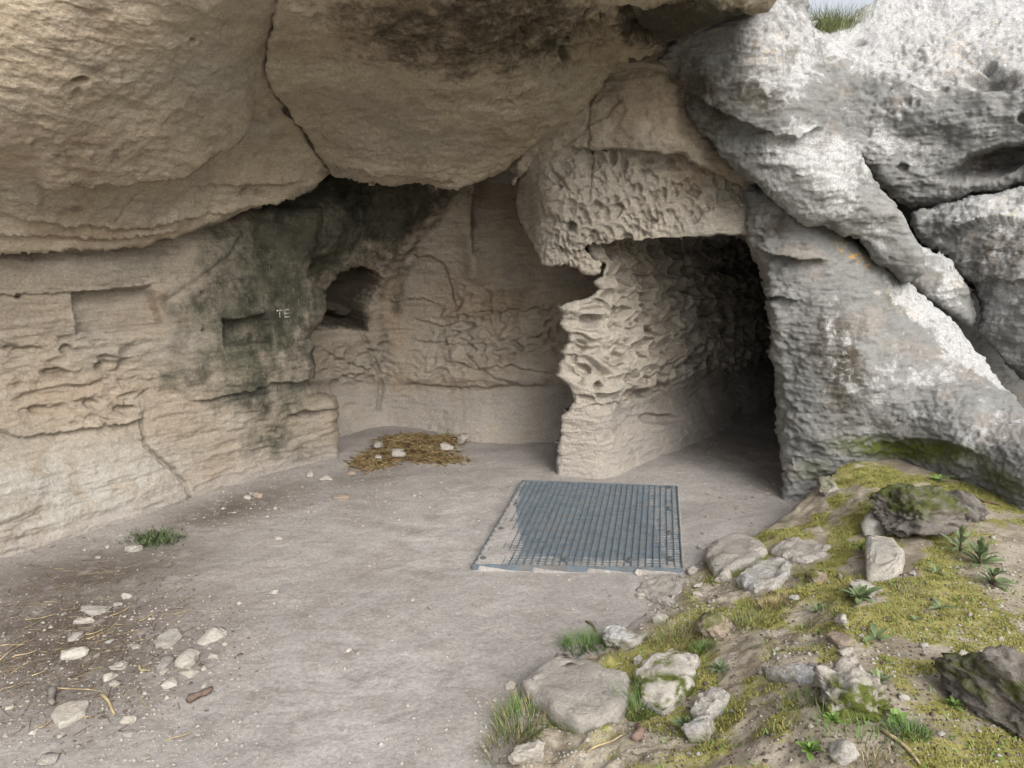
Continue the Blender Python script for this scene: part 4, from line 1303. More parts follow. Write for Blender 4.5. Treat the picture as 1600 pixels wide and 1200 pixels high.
def stroke(pts, wpx, lift=0.003):
    vs, fs = [], []
    n = 9 * (len(pts) - 1) + 1
    for k in range(n):
        t = k / (n - 1) * (len(pts) - 1)
        i = min(int(t), len(pts) - 2)
        a, b = np.array(pts[i], float), np.array(pts[i + 1], float)
        c = a + (b - a) * (t - i)
        d = (b - a) / np.linalg.norm(b - a)
        nn = np.array([-d[1], d[0]]) * wpx / 2 * (0.6 + 0.7 * ((k * 7) % 5) / 4)
        for sgn in (-1, 1):
            h, nr = cast(*(c + sgn * nn))
            if h is None:
                return [], []
            vs.append(h + nr * lift - np.array(PIER.location))
    for k in range(n - 1):
        if wpx < 1 or (k * 7 + int(pts[0][0] * 3)) % 5:
            fs.append((2 * k, 2 * k + 1, 2 * k + 3, 2 * k + 2))
    return vs, fs


def strokes(name, lst, mat, wpx):
    V, F = [], []
    for pts in lst:
        v, f = stroke(pts, wpx)
        F += [tuple(i + len(V) for i in q) for q in f]
        V += v
    return new_obj(name, np.array(V), F, mat, PIER, smooth=False)


strokes('painted_letter', [[(431.5, 485.5), (441, 484.5)], [(436.3, 485.2), (437, 496)]], M_WPAINT, 1.45)
strokes('painted_letter', [[(444.5, 484), (445, 496)], [(444.5, 484.5), (452, 483.5)], [(445, 489.8), (450.5, 489.4)], [(445, 495.6), (452.5, 495)]], M_WPAINT, 1.45)
rs = random.Random(4)
scr = []
for k in range(14):
    x, y = rs.choice([(rs.uniform(455, 502), rs.uniform(430, 520)), (rs.uniform(330, 420), rs.uniform(400, 480)), (rs.uniform(345, 440), rs.uniform(540, 590))])
    l = rs.uniform(5, 16)
    a = rs.choice([0.1, 0.15, -0.1, 1.4, 0.5])
    scr.append([(x, y), (x + l * math.sin(a) * 0.6 + rs.uniform(-1, 1), y + l * math.cos(a))])
tag(strokes('scratch', scr, M_SCR, 0.8), kind='stuff')

# ------------------------------------------------------------------ stones
import bmesh
ICO = {}
for sub in (2, 3, 4, 5):
    bm = bmesh.new()
    bmesh.ops.create_icosphere(bm, subdivisions=sub, radius=1.0)
    ICO[sub] = (np.array([v.co[:] for v in bm.verts]), np.array([[v.index for v in f.verts] for f in bm.faces]))
    bm.free()
STONE_N = [0]


def stone_shape(dims, cuts, lump, sub, seed, pocks=0.0):
    r = np.random.RandomState(seed)
    V, F = ICO[sub]
    v = V.copy()
    v = np.sign(v) * np.abs(v) ** 0.82
    v = v * np.array(dims) / 2
    m = max(dims)
    for k in range(cuts):
        nrm = r.normal(size=3)
        nrm[2] *= 0.9
        nrm /= np.linalg.norm(nrm)
        sup = (v @ nrm).max()
        c = sup * r.uniform(0.50, 0.84)
        ex = np.clip(v @ nrm - c, 0, None)
        v = v - ex[:, None] * nrm * 0.94
    q = V * 1.3 + seed * 3.7
    s = min(dims)
    v = v + V * (lump * (0.35 * m * 0.25 * fbm(q * 1.2, 3) + 0.10 * s * fbm(q * 4, 3) + 0.05 * s * fbm(q * 10, 2)))[:, None]
    if pocks:
        v = v * (1 + 0.5 * pocks * fbm(V * 2.6 + seed, 3) + 0.35 * pocks * fbm(V * 9 + seed, 3) - 0.35 * pocks * (1 - sstep(.1, .4, worley(V * 8 + seed)[0])))[:, None]
    return v, F


def stone(u, v, wpx, label, mat, hpx=None, thick=0.35, rot=0, tilt=(0, 0), name='stone', cat='stone', sink=0.3, cuts=13, lump=0.8, sub=3, group=None, attrs=None, pocks=0.0, lift=0.0):
    """a stone of that width in the photo, standing where its middle touches the ground; hpx: its height in the photo"""
    STONE_N[0] += 1
    p = at(u, v)
    wd = px2m(p, wpx)
    hpx = hpx or wpx * 0.5
    sl_ = (CAMZ - p[2]) / math.hypot(p[0], p[1])
    vis = px2m(p, hpx)
    el = math.atan(sl_)
    H = wd * thick
    D = max((vis - H * 0.55 * math.cos(el)) / max(math.sin(el), 0.2), 0.45 * wd)
    D = min(D, 1.9 * wd)
    V, F = stone_shape((wd, D, H), cuts, lump, sub, STONE_N[0] * 13 + 5, pocks)
    n = gnorm(p[0], p[1])
    at_ = None
    if attrs:
        at_ = {k: np.clip(f(V / np.array([wd, D, H]) * 2, STONE_N[0]), 0, 1.2) for k, f in attrs.items()}
    o = new_obj(name, V, F, mat, attrs=at_, origin=(0, 0, 0))
    o.location = (p[0], p[1], p[2] + H * (0.5 - sink) + lift)
    up = Vector(n * 0.7 + np.array([0, 0, 0.3])).normalized()
    from mathutils import Quaternion, Euler
    q = Vector((0, 0, 1)).rotation_difference(up)
    o.rotation_mode = 'XYZ'
    o.rotation_euler = (q @ Euler((R(tilt[0]), R(tilt[1]), 0)).to_quaternion() @ Quaternion((0, 0, 1), R(rot))).to_euler()
    tag(o, label, cat, group)
    return o


def slab(poly, label, mat, H=0.10, top=0.06, name='stone', sub=5, tilt=(0, 0), lump=1.0, attrs=None, round_=0.38, seed=0):
    """a bedded stone whose outline on the ground is that of the polygon"""
    STONE_N[0] += 1
    sd = STONE_N[0] * 7 + seed
    h0 = top * 0.6
    W = []
    for u_, v_ in poly:
        p = at(u_, v_)
        W.append(on_plane(np.float64(u_), np.float64(v_), p[2] + h0)[:2])
    W = np.array(W)
    c = W.mean(0)
    V, F = ICO[sub]
    th = np.arctan2(V[:, 1], V[:, 0])
    # radius of the outline in each direction
    rad = np.zeros(len(V))
    dx, dy = np.cos(th), np.sin(th)
    Q = W - c
    for k in range(len(Q)):
        a, b = Q[k], Q[(k + 1) % len(Q)]
        e = b - a
        den = dx * e[1] - dy * e[0]
        den = np.where(np.abs(den) < 1e-9, 1e-9, den)
        t = (a[0] * e[1] - a[1] * e[0]) / den
        w2 = (a[0] * dy - a[1] * dx) / den
        ok = (t > 0) & (w2 >= -1e-6) & (w2 <= 1 + 1e-6)
        rad = np.where(ok, np.maximum(rad, t), rad)
    rho = np.hypot(V[:, 0], V[:, 1]) ** round_
    z = np.sign(V[:, 2]) * np.abs(V[:, 2]) ** 0.38
    m = rad.mean()
    x, y = dx * rad * rho, dy * rad * rho
    P = np.stack([x, y, H * 0.5 * z], 1)
    q = np.stack([x, y, 0.6 * P[:, 2]], 1) / m
    P = P + lump * np.stack([0.06 * m * fbm(q * 1.6 + sd, 4) * rho, 0.06 * m * fbm(q * 1.6 + sd + 40, 4) * rho, 0.16 * H * fbm(q * 2.2 + sd + 80, 5) + 0.03 * H * fbm(q * 12 + sd, 3)], 1)
    at_ = None
    if attrs:
        nq = np.stack([x / m, y / m, z], 1)
        at_ = {k: np.clip(f(nq, sd), 0, 1.2) for k, f in attrs.items()}
    o = new_obj(name, P, F, mat, attrs=at_, origin=(0, 0, 0))
    n = gnorm(c[0], c[1], .08)
    from mathutils import Euler
    qd = Vector((0, 0, 1)).rotation_difference(Vector(n * .6 + np.array([0, 0, .4])).normalized())
    o.rotation_euler = (qd @ Euler((R(tilt[0]), R(tilt[1]), 0)).to_quaternion()).to_euler()
    o.location = (c[0], c[1], float(gz(c[0], c[1])) + top - H * .5)
    return tag(o, label, 'stone')


M_SPALE = rock_material('pale_limestone_fragment', (0.345, 0.322, 0.280), (0.42, 0.395, 0.35), (0.245, 0.222, 0.185), 0.2)
M_SGREY = rock_material('greyish_limestone_fragment', (0.285, 0.265, 0.235), (0.36, 0.34, 0.305), (0.20, 0.18, 0.155), 0.25)
M_SRED = rock_material('reddish_sandstone_fragment', (0.27, 0.215, 0.17), (0.33, 0.27, 0.215), (0.20, 0.152, 0.115), 0.2)
M_TUFA = rock_material('dark_pitted_tufa', (0.155, 0.14, 0.122), (0.225, 0.208, 0.188), (0.09, 0.08, 0.068), 0.2, 1.6)

UPM = {'moss': lambda q, s: 0.9 * sstep(0.1, 0.7, q[:, 2] + 0.7 * fbm(q * 1.5 + s, 3))}
SIDEM = {'moss': lambda q, s: 1.1 * sstep(0.45, -0.25, q[:, 2] + 0.6 * fbm(q * 1.5 + s, 3))}
LICH = {'lichen': lambda q, s: 0.5 * sstep(0, .6, q[:, 2]), 'moss': lambda q, s: 0.8 * sstep(0.35, -0.3, q[:, 2] + 0.5 * fbm(q * 1.5 + s, 3))}

# left group on the litter
A = M_SPALE
B = M_SGREY
for a in [
    (333, 996, 62, 'pale flat stone standing furthest right of the left-hand group on the floor', A, dict(hpx=30, thick=.22, rot=-18, tilt=(12, -8))),
    (291, 1036, 50, 'pale wedge-shaped stone stacked above a thinner flake in the left-hand group', A, dict(hpx=34, thick=.3, rot=-25, tilt=(10, -14))),
    (292, 1054, 40, 'thin pale flake tucked under the wedge-shaped stone', A, dict(hpx=16, thick=.22)),
    (262, 1073, 34, 'pale rounded-square stone just below the thin flake', A, dict(hpx=22, thick=.3)),
    (256, 1038, 40, 'half-buried grey stone beside the wedge-shaped stone', B, dict(hpx=30, thick=.3, sink=.55)),
    (256, 1052, 15, 'small beige chip between the half-buried grey stone and the rounded-square stone', A, dict(hpx=12)),
    (145, 957, 62, 'long pale grey stone with another leaning on its front, in the dark litter', B, dict(hpx=22, thick=.25, rot=15)),
    (131, 972, 40, 'pale stone leaning on the front of the long grey one in the litter', A, dict(hpx=14, thick=.28, rot=12)),
    (181, 948, 20, 'small pale stone touching the right end of the long grey one', A, dict(hpx=10)),
    (197, 933, 22, 'small pale stone just behind and right of the long grey stone', A, dict(hpx=11)),
    (120, 996, 36, 'grey flat stone in the litter between the long grey stone and the whitish jagged one', B, dict(hpx=17, thick=.25)),
    (120, 1023, 44, 'whitish jagged stone tilted in the litter left of the bare path', A, dict(hpx=24, thick=.4, rot=30)),
    (170, 1006, 18, 'little pale stone lying alone right of the grey flat one', A, dict(hpx=11)),
    (188, 1044, 44, 'whitish oblong stone with straw beneath it', A, dict(hpx=18, thick=.3, rot=5)),
    (172, 1060, 24, 'bright white lump resting against the oblong stone with straw beneath', A, dict(hpx=18, thick=.5)),
    (182, 1070, 38, 'flat beige chip under the bright white lump', A, dict(hpx=11, thick=.2)),
    (213, 1011, 34, 'thin grey flake at the edge of the litter above the oblong stone', B, dict(hpx=10, thick=.15)),
    (332, 1026, 18, 'pale chip right of the wedge-shaped stone', A, dict(hpx=8)),
    (350, 1008, 16, 'tiny pale chip under the right end of the furthest-right flat stone', A, dict(hpx=9)),
    (320, 1073, 20, 'pale chip beside the dark bark piece', A, dict(hpx=11)),
    (202, 1129, 26, 'whitish rough lump standing right of the largest slab', A, dict(hpx=16, thick=.5)),
    (17, 1107, 20, 'small white stone close to the left edge of the floor', A, dict(hpx=11)),
    (199, 1146, 42, 'grey half-buried slab below the whitish rough lump', B, dict(hpx=18, thick=.2, sink=.6)),
    (95, 1151, 22, 'small pale stone at the foot of the largest slab', A, dict(hpx=12)),
    (52, 1146, 20, 'dull pale stone left of the foot of the largest slab', A, dict(hpx=11)),
    (76, 1190, 46, 'grey flat stone cut by the lower edge of the picture', B, dict(hpx=22, thick=.25)),
    (226, 1187, 16, 'tiny white stone by the lower edge of the picture', A, dict(hpx=12)),
    (209, 860, 42, 'grey flat stone lying under the green weed at the left wall', B, dict(hpx=15, thick=.3)),
    (168, 856, 14, 'small pale stone at the foot of the pale left wall', A, dict(hpx=8)),
    (153, 871, 14, 'tiny grey stone a hand before the pale left wall', B, dict(hpx=6)),
    (427, 928, 22, 'pale flat pebble alone on the bare floor left of centre', A, dict(hpx=9)),
    (434, 843, 17, 'dusty stone alone near the foot of the stained pier', B, dict(hpx=9)),
    (403, 777, 18, 'orange stone at the foot of the stained pier', M_SRED, dict(hpx=15, thick=.7)),
    (387, 778, 15, 'pale stone beside the orange one at the foot of the pier', A, dict(hpx=9)),
    (537, 779, 40, 'oblong reddish slab lying before the straw heap', M_SRED, dict(hpx=11, thick=.22)),
    (510, 749, 22, 'pale stone left of the reddish slab near the pier corner', A, dict(hpx=9)),
    (485, 744, 11, 'upright pale stone at the pier corner', A, dict(hpx=13, thick=1.0)),
    (551, 741, 20, 'pinkish flat stone at the left edge of the straw heap', M_SRED, dict(hpx=9, thick=.4)),
    (592, 706, 19, 'pale angular stone on the straw heap', B, dict(hpx=14, thick=.6, lift=.045)),
    (625, 716, 40, 'long pale stone lying at the front of the straw heap', B, dict(hpx=12, thick=.3, lift=.03)),
    (590, 721, 16, 'small pale stone at the front of the straw heap, left of the long one', B, dict(hpx=9, thick=.5, lift=.025)),
    (697, 707, 28, 'beige flat stone at the right edge of the straw heap', A, dict(hpx=12, thick=.45, lift=.04)),
    (724, 691, 24, 'squarish dusty block against the back wall right of the straw', B, dict(hpx=20, thick=.8)),
    (559, 648, 7, 'small white stone on the low shelf behind the pier', A, dict(hpx=7, lift=.0)),
    (645, 937, 10, 'white pebble in the middle of the bare floor', A, dict(hpx=8)),
    (546, 1017, 12, 'white pebble lowest on the middle of the bare floor', A, dict(hpx=9)),
    (560, 1021, 9, 'pebble right beside the lowest white pebble on the bare floor', A, dict(hpx=8)),
    # right of the path
    (968, 1010, 84, 'big rough whitish rock beside the bright green grass tuft', A, dict(hpx=56, thick=.55, rot=15, cuts=12, sub=4, sink=.25, attrs=LICH)),
    (800, 1074, 30, 'whitish stone with a black underside left of the biggest slab', A, dict(hpx=16, thick=.45, rot=20)),
    (828, 1186, 70, 'pale rough rock at the lower edge of the picture below the grass', A, dict(hpx=44, thick=.5, sub=4)),
    (995, 1036, 22, 'small white block in front of the big rough rock', A, dict(hpx=18, thick=.7)),
    (929, 1029, 20, 'tan pebble between the grass tuft and the biggest slab', M_SRED, dict(hpx=9)),
    (998, 897, 17, 'white stone at the front right of the grating', A, dict(hpx=12, thick=.6)),
    (1081, 895, 26, 'white stone by the right corner of the grating', A, dict(hpx=16, thick=.5)),
    (1001, 933, 19, 'white stone standing before the sunken grey rock', A, dict(hpx=14, thick=.6)),
    (1030, 972, 36, 'whitish stone behind the tall thin grass', A, dict(hpx=20, thick=.5)),
    (1098, 858, 18, 'small grey stone right of the grating', B, dict(hpx=12, thick=.6)),
    (1130, 904, 38, 'egg-shaped pale stone at the foot of the bank', A, dict(hpx=26, thick=.55)),
    (1092, 916, 26, 'flat white chip left of the egg-shaped stone', A, dict(hpx=12, thick=.3)),
    (1090, 930, 18, 'white chip just below the flat one left of the egg-shaped stone', A, dict(hpx=12)),
    (1352, 928, 64, 'grey pointed slab leaning on the moss below the bright squarish one', M_SGREY, dict(hpx=42, thick=.25, cuts=8, sub=4, tilt=(14, 24), rot=35, sink=.3)),
    (1314, 974, 28, 'little white pointed stone on the moss', A, dict(hpx=24, thick=.8)),
    (1272, 910, 44, 'tan rock half wrapped in moss left of the grey pointed slab', M_SRED, dict(hpx=30, thick=.6, attrs=UPM)),
    (1238, 938, 24, 'small pale stone on the bank edge by the withered tuft', A, dict(hpx=16)),
    (1372, 832, 60, 'slanting beige stone between the spurge plant and the bright squarish slab', B, dict(hpx=40, thick=.5, cuts=9, tilt=(10, -22))),
    (1440, 822, 140, 'dark pitted rock with a mossy flank on top of the bank', M_TUFA, dict(hpx=76, thick=.5, cuts=8, lump=1.0, sub=5, pocks=.16, attrs=UPM, sink=.2)),
    (1502, 808, 54, 'dark craggy rock knob right of the mossy-flanked dark rock', M_TUFA, dict(hpx=52, thick=.9, cuts=8, lump=1.0, sub=4, pocks=.16)),
    (1572, 1120, 150, 'big dark pitted boulder at the lower right corner, greened with moss', M_TUFA, dict(hpx=140, thick=.62, cuts=8, lump=1.0, sub=5, pocks=.14, attrs={'moss': lambda q, s: .9 * sstep(.1, .5, fbm(q * 1.2 + s, 3) - q[:, 0] * .3)}, sink=.15)),
    (1334, 1098, 150, 'mossy outcrop with a whitish back rising from the bank', A, dict(hpx=96, thick=.42, cuts=7, lump=1.4, sub=5, attrs={'moss': lambda q, s: 1.2 * sstep(.2, -.25, q[:, 1] * .8 + q[:, 2] * .3 + .5 * fbm(q * 1.4 + s, 3))}, sink=.3)),
    (1320, 1186, 50, 'grey pointed rock at the lower edge of the picture on the bank', B, dict(hpx=44, thick=.8, cuts=10)),
    (1100, 1150, 40, 'upright white-edged rock with weeds on its left, on the lower bank', A, dict(hpx=90, thick=1.0, cuts=9, sub=4, rot=80, attrs=LICH)),
    (1290, 770, 34, 'mossy stone at the foot of the leaning slab', B, dict(hpx=36, thick=.9, attrs=UPM)),
    (1490, 1060, 24, 'whitish flake above the big dark boulder', A, dict(hpx=14, thick=.4)),
    (1412, 1092, 30, 'flat white stone right of the mossy outcrop', A, dict(hpx=16, thick=.3)),
    (1445, 1012, 18, 'small white stone on the open moss', A, dict(hpx=10)),
    (1426, 898, 14, 'white pebble right of the bright squarish slab', A, dict(hpx=12)),
    (1320, 1022, 30, 'beige chip below the broad-leaved rosette', A, dict(hpx=16)),
    (1470, 1150, 14, 'white chip left of the big dark boulder', A, dict(hpx=10)),
    (1502, 1022, 20, 'white chip lying on the moss left of the bare slope', A, dict(hpx=10)),
    (1565, 1000, 16, 'whitish chip on the bare slope at the right', A, dict(hpx=10)),
    (1120, 985, 60, 'tan rock with a dark hollow front behind the tall thin grass', M_SRED, dict(hpx=50, thick=.7, cuts=10, sub=4, attrs=UPM)),
]:
    stone(a[0], a[1], a[2], a[3], a[4], **a[5])

slab([(812, 1082), (845, 1056), (880, 1036), (935, 1044), (988, 1062), (984, 1086), (974, 1112), (940, 1128), (905, 1134), (862, 1116)], 'biggest flat grey slab, four-cornered, at the edge of the path', B, 0.15, 0.0495, lump=.5, attrs=SIDEM)
slab([(1150, 908), (1175, 890), (1205, 874), (1240, 876), (1238, 898), (1220, 914), (1180, 920)], 'broad pale flat rock on the bank beside the mossy-sided one', A, 0.105, 0.036, attrs=LICH)
slab([(1205, 862), (1225, 842), (1270, 838), (1305, 846), (1296, 864), (1262, 878), (1225, 872)], 'worn beige slab bedded flat in the bank behind the broad pale one', B, 0.09, 0.0225)
slab([(1354, 900), (1355, 846), (1400, 848), (1418, 862), (1412, 884), (1388, 900)], 'bright squarish slab tilted up on the bank', A, 0.12, 0.0585, tilt=(7, -5), lump=.5)
slab([(1102, 880), (1112, 856), (1150, 842), (1198, 838), (1206, 856), (1186, 876), (1150, 892), (1118, 896)], 'mossy-sided flat rock at the end of the bank near the grating', B, 0.16, 0.045, lump=.6, attrs=SIDEM)
slab([(992, 918), (1012, 904), (1040, 892), (1066, 898), (1068, 925), (1060, 946), (1032, 940)], 'grey rock sunk in the floor between the grating and the bank', B, 0.105, 0.027)
slab([(238, 1000), (258, 984), (280, 976), (284, 992), (268, 1010), (246, 1014)], 'half-buried grey slab with a raised pale left edge, above the wedge-shaped stone', B, 0.045, 0.0113, sub=4)
slab([(78, 1118), (88, 1104), (112, 1095), (139, 1096), (134, 1114), (114, 1126), (92, 1134)], 'largest flat pale slab with a pointed corner near the lower left of the floor', A, 0.0375, 0.018, sub=4, lump=.7)
slab([(992, 1060), (1020, 1032), (1056, 1024), (1100, 1030), (1092, 1052), (1070, 1084), (1040, 1100), (1005, 1088)], 'whitish rock with mossy patches right of the biggest slab', A, 0.165, 0.05, lump=.6, attrs={'moss': lambda q, s: 1.1 * sstep(-0.1, 0.25, fbm(q * 1.6 + s, 3))})
slab([(1190, 1052), (1240, 1042), (1300, 1040), (1340, 1050), (1310, 1064), (1250, 1066)], 'white crumbly rock patch behind the mossy outcrop', A, 0.0675, 0.018, lump=.9, attrs=LICH)
slab([(1082, 1116), (1100, 1088), (1130, 1070), (1150, 1072), (1136, 1096), (1108, 1122)], 'pale ledge rock on the lower bank above the white-edged one', A, 0.105, 0.045, lump=.7)
slab([(1290, 1000), (1300, 992), (1330, 996), (1336, 1006), (1310, 1010)], 'thin beige flake lying on the bare soil below the broad-leaved rosette', M_SRED, 0.0225, 0.009, sub=3)

# small chips nothing tells apart
rs = random.Random(11)
CH = [stone_shape((1, rs.uniform(.6, 1), rs.uniform(.3, .6)), 7, 1.0, 2, 900 + k) for k in range(8)]


def chips(n, boxes, label, group, mat, smin, smax):
    first = {}
    k = 0
    while k < n:
        x0, y0, x1, y1 = rs.choice(boxes)
        u, v = rs.uniform(x0, x1), rs.uniform(y0, y1)
        p = at(u, v)
        j = rs.randrange(8)
        if j not in first:
            o = new_obj('stone_chip', CH[j][0], CH[j][1], mat, origin=(0, 0, 0))
            first[j] = o
        else:
            o = first[j].copy()
            COL.objects.link(o)
        s = px2m(p, rs.uniform(smin, smax) * rs.uniform(.6, 1.1))
        o.scale = (s, s, s)
        o.location = (p[0], p[1], p[2] + s * .12)
        o.rotation_euler = (rs.uniform(-.3, .3), rs.uniform(-.3, .3), rs.uniform(0, 6.28))
        tag(o, label, 'stone', group)
        k += 1


chips(48, [(230, 800, 640, 830), (300, 770, 500, 800), (460, 735, 720, 765), (380, 800, 520, 870)], 'small stone chip along the foot of the stained pier and the straw', 'chips along the wall foot', M_SPALE, 4, 11)
chips(46, [(0, 930, 420, 1200), (150, 1000, 330, 1100), (60, 1080, 330, 1190)], 'small stone chip scattered in the dark litter at the left', 'chips in the litter', M_SPALE, 5, 13)
chips(46, [(430, 850, 1050, 1190), (520, 900, 760, 1010), (1080, 760, 1200, 840)], 'small stone chip loose on the bare trodden floor', 'chips on the bare floor', M_SPALE, 4, 9)
chips(62, [(1020, 900, 1140, 990), (1180, 990, 1420, 1060), (1480, 850, 1600, 1040), (1000, 1060, 1200, 1190), (1250, 880, 1500, 1000), (780, 1100, 1000, 1200), (1060, 890, 1110, 960)], 'small stone chip lying on the bank', 'chips on the bank', M_SPALE, 4, 13)

# gravel and crumbs: one mass, denser along the walls, in the litter and over the bank
ICO1 = (np.array([(0, 0, 1.), (.9, 0, .1), (.28, .85, .1), (-.72, .53, .1), (-.72, -.53, .1), (.28, -.85, .1), (0, 0, -.8)]),
        np.array([(0, 1, 2), (0, 2, 3), (0, 3, 4), (0, 4, 5), (0, 5, 1), (6, 2, 1), (6, 3, 2), (6, 4, 3), (6, 5, 4), (6, 1, 5)]))
nr = np.random.RandomState(5)


def scatter_px(n, boxes):
    w_ = np.array([(b[2] - b[0]) * (b[3] - b[1]) * (b[4] if len(b) > 4 else 1) for b in boxes], float)
    pick = nr.choice(len(boxes), n, p=w_ / w_.sum())
    b = np.array([x[:4] for x in boxes], float)[pick]
    return b[:, 0] + (b[:, 2] - b[:, 0]) * nr.rand(n), b[:, 1] + (b[:, 3] - b[:, 1]) * nr.rand(n)


def at_many(u, v):
    r = ray(u, v)
    lo, hi = np.full(len(u), 0.9), np.full(len(u), 7.0)
    ks = np.linspace(0.9, 7.0, 260)
    found = np.full(len(u), 6.9)
    done = np.zeros(len(u), bool)
    for k in ks:
        p = np.array([0, 0, CAMZ]) + r * (k / r[:, 1])[:, None]
        b = (p[:, 2] < gz(p[:, 0], p[:, 1])) & ~done
        found[b] = k
        done |= b
    p = np.array([0, 0, CAMZ]) + r * (found / r[:, 1])[:, None]
    p[:, 2] = gz(p[:, 0], p[:, 1])
    return p


def in_grate(x, y):
    return sdist(x, y, g_poly) > -0.02


def mass(name, P, s, mat, base=ICO1, flat=0.6):
    n = len(P)
    V, F = base
    a = nr.rand(n) * 6.28
    c, sn = np.cos(a), np.sin(a)
    L = np.stack([0.6 + 0.7 * nr.rand(n), 0.6 + 0.5 * nr.rand(n), flat * (0.5 + nr.rand(n))], 1) * s[:, None]
    W = V[None] * L[:, None] * (0.75 + 0.5 * nr.rand(n, len(V), 1))
    X = W[..., 0] * c[:, None] - W[..., 1] * sn[:, None] + P[:, None, 0]
    Y = W[..., 0] * sn[:, None] + W[..., 1] * c[:, None] + P[:, None, 1]
    Z = W[..., 2] + P[:, None, 2]
    f = (F[None] + (np.arange(n) * len(V))[:, None, None]).reshape(-1, F.shape[1])
    return tag(new_obj(name, np.stack([X, Y, Z], -1).reshape(-1, 3), f, mat, origin=(0, 0, 0)), kind='stuff')


u, v = scatter_px(9000, [(0, 830, 1600, 1200, .6), (250, 720, 800, 830, 2.5), (0, 930, 420, 1200, 2.0), (1000, 880, 1150, 1000, 5), (1480, 830, 1600, 1040, 3), (1180, 990, 1450, 1060, 3), (740, 1080, 1100, 1200, 3), (880, 690, 1230, 800, .8)])
p = at_many(u, v)
p = p[~in_grate(p[:, 0], p[:, 1])]
s = np.exp(nr.normal(math.log(0.0034), 0.55, len(p)))
mass('gravel', p, np.clip(s, .0015, .016), M_SPALE)
u, v = scatter_px(9000, [(0, 860, 500, 1200, 2.0), (250, 760, 700, 830, 1.2), (1000, 880, 1600, 1200, 1.0)])
kk = nr.rand(len(u)) < np.where(u < 700, np.maximum(blob(u, v, 110, 1010, 380, 190, -10), .6 * blob(u, v, 400, 795, 260, 40)), 1)
u, v = u[kk], v[kk]
p = at_many(u, v)
p = p[~in_grate(p[:, 0], p[:, 1])]
mass('soil_crumbs', p, np.clip(np.exp(nr.normal(math.log(0.004), 0.5, len(p))), .002, .012), plain('dark_soil_crumb', (0.115, 0.092, 0.075), 0.95, 0.4, 60))

# ------------------------------------------------------------------ straw, sticks
M_STRAW = plain('dry_straw', (0.33, 0.265, 0.15), 0.7, 0.35, 25, 0.3)
M_STRAWB = plain('rotting_orange_straw', (0.165, 0.112, 0.05), 0.8, 0.55, 18, 0.2)
M_TWIG = plain('brown_twig', (0.11, 0.075, 0.05), 0.9, 0.4, 40)


def stalks(name, P, L, Wd, mat, dip=0.25, az=None, kind='stuff', arch=0.0):
    """thin three-sided stalks lying about"""
    n = len(P)
    a = nr.rand(n) * 6.28 if az is None else az
    e = nr.normal(0, dip, n)
    d = np.stack([np.cos(a) * np.cos(e), np.sin(a) * np.cos(e), np.sin(e)], 1)
    sd = np.stack([-np.sin(a), np.cos(a), np.zeros(n)], 1)
    up = np.cross(d, sd)
    ring = [(0, 1.0), (2.094, 1.0), (4.189, 1.0)]
    V = []
    for t, wv, z in ((-0.5, 1.0, 0.0), (0.02, 1.0, arch), (0.5, 0.7, 0.0)):
        for ang, rr in ring:
            V.append(P + d * (L * t)[:, None] + up * (z * L)[:, None] + (sd * math.cos(ang) + up * math.sin(ang)) * (Wd * wv * .5)[:, None])
    V = np.stack(V, 1).reshape(-1, 3)
    q = []
    for s_ in (0, 3):
        for k in range(3):
            q.append((s_ + k, s_ + (k + 1) % 3, s_ + 3 + (k + 1) % 3, s_ + 3 + k))
    F = (np.array(q)[None] + (np.arange(n) * 9)[:, None, None]).reshape(-1, 4)
    o = new_obj(name, V, F, mat, smooth=False)
    return tag(o, kind=kind) if kind else o


def in_heap(u, v):
    return np.maximum.reduce([blob(u, v, 650, 696, 76, 26, 4, .35), blob(u, v, 592, 714, 58, 18, -12, .3), .6 * blob(u, v, 690, 714, 56, 10, 0, .2), blob(u, v, 700, 684, 32, 12)])


u = nr.uniform(515, 745, 60000)
v = nr.uniform(665, 745, 60000)
k = in_heap(u, v)
sel = nr.rand(60000) < k * 0.20
u, v, k = u[sel], v[sel], k[sel]
p = at_many(u, v + 6)
p[:, 2] += (0.045 * k * sstep(726, 700, v)) * nr.rand(len(p)) ** 0.6
h1 = nr.rand(len(p)) < 0.75
heap = stalks('straw_heap', p[h1], 0.05 + 0.13 * nr.rand(h1.sum()), 0.003 + 0.004 * nr.rand(h1.sum()), M_STRAWB, 0.22)
tag(heap, 'orange-brown heap of rotting straw against the foot of the back wall', 'straw heap')
stalks('straw', p[~h1], 0.05 + 0.13 * nr.rand((~h1).sum()), 0.003 + 0.003 * nr.rand((~h1).sum()), M_STRAW, 0.22)
u, v = scatter_px(5000, [(-40, 840, 520, 1200, 1.0), (500, 690, 800, 770, .5), (780, 1100, 1050, 1200, .2)])
kk = np.maximum.reduce([blob(u, v, 110, 1010, 330, 170, -10), .5 * blob(u, v, 150, 890, 260, 60), .9 * blob(u, v, 640, 725, 150, 34), .4 * (u > 780)])
kk = nr.rand(len(u)) < kk * np.clip(.6 + fbm(np.stack([u / 50, v / 30, 0 * u], 1), 3), .1, 1)
u, v = u[kk][:1500], v[kk][:1500]
p = at_many(u, v)
p[:, 2] += 0.003
odd = nr.rand(len(p)) < .6
na, nb_ = odd.sum(), (~odd).sum()
stalks('plant_litter', p[odd], 0.02 + 0.06 * nr.rand(na), 0.0012 + 0.002 * nr.rand(na), M_TWIG, 0.06)
stalks('chaff', p[~odd], 0.02 + 0.06 * nr.rand(nb_), 0.0012 + 0.0016 * nr.rand(nb_), M_STRAW, 0.06)


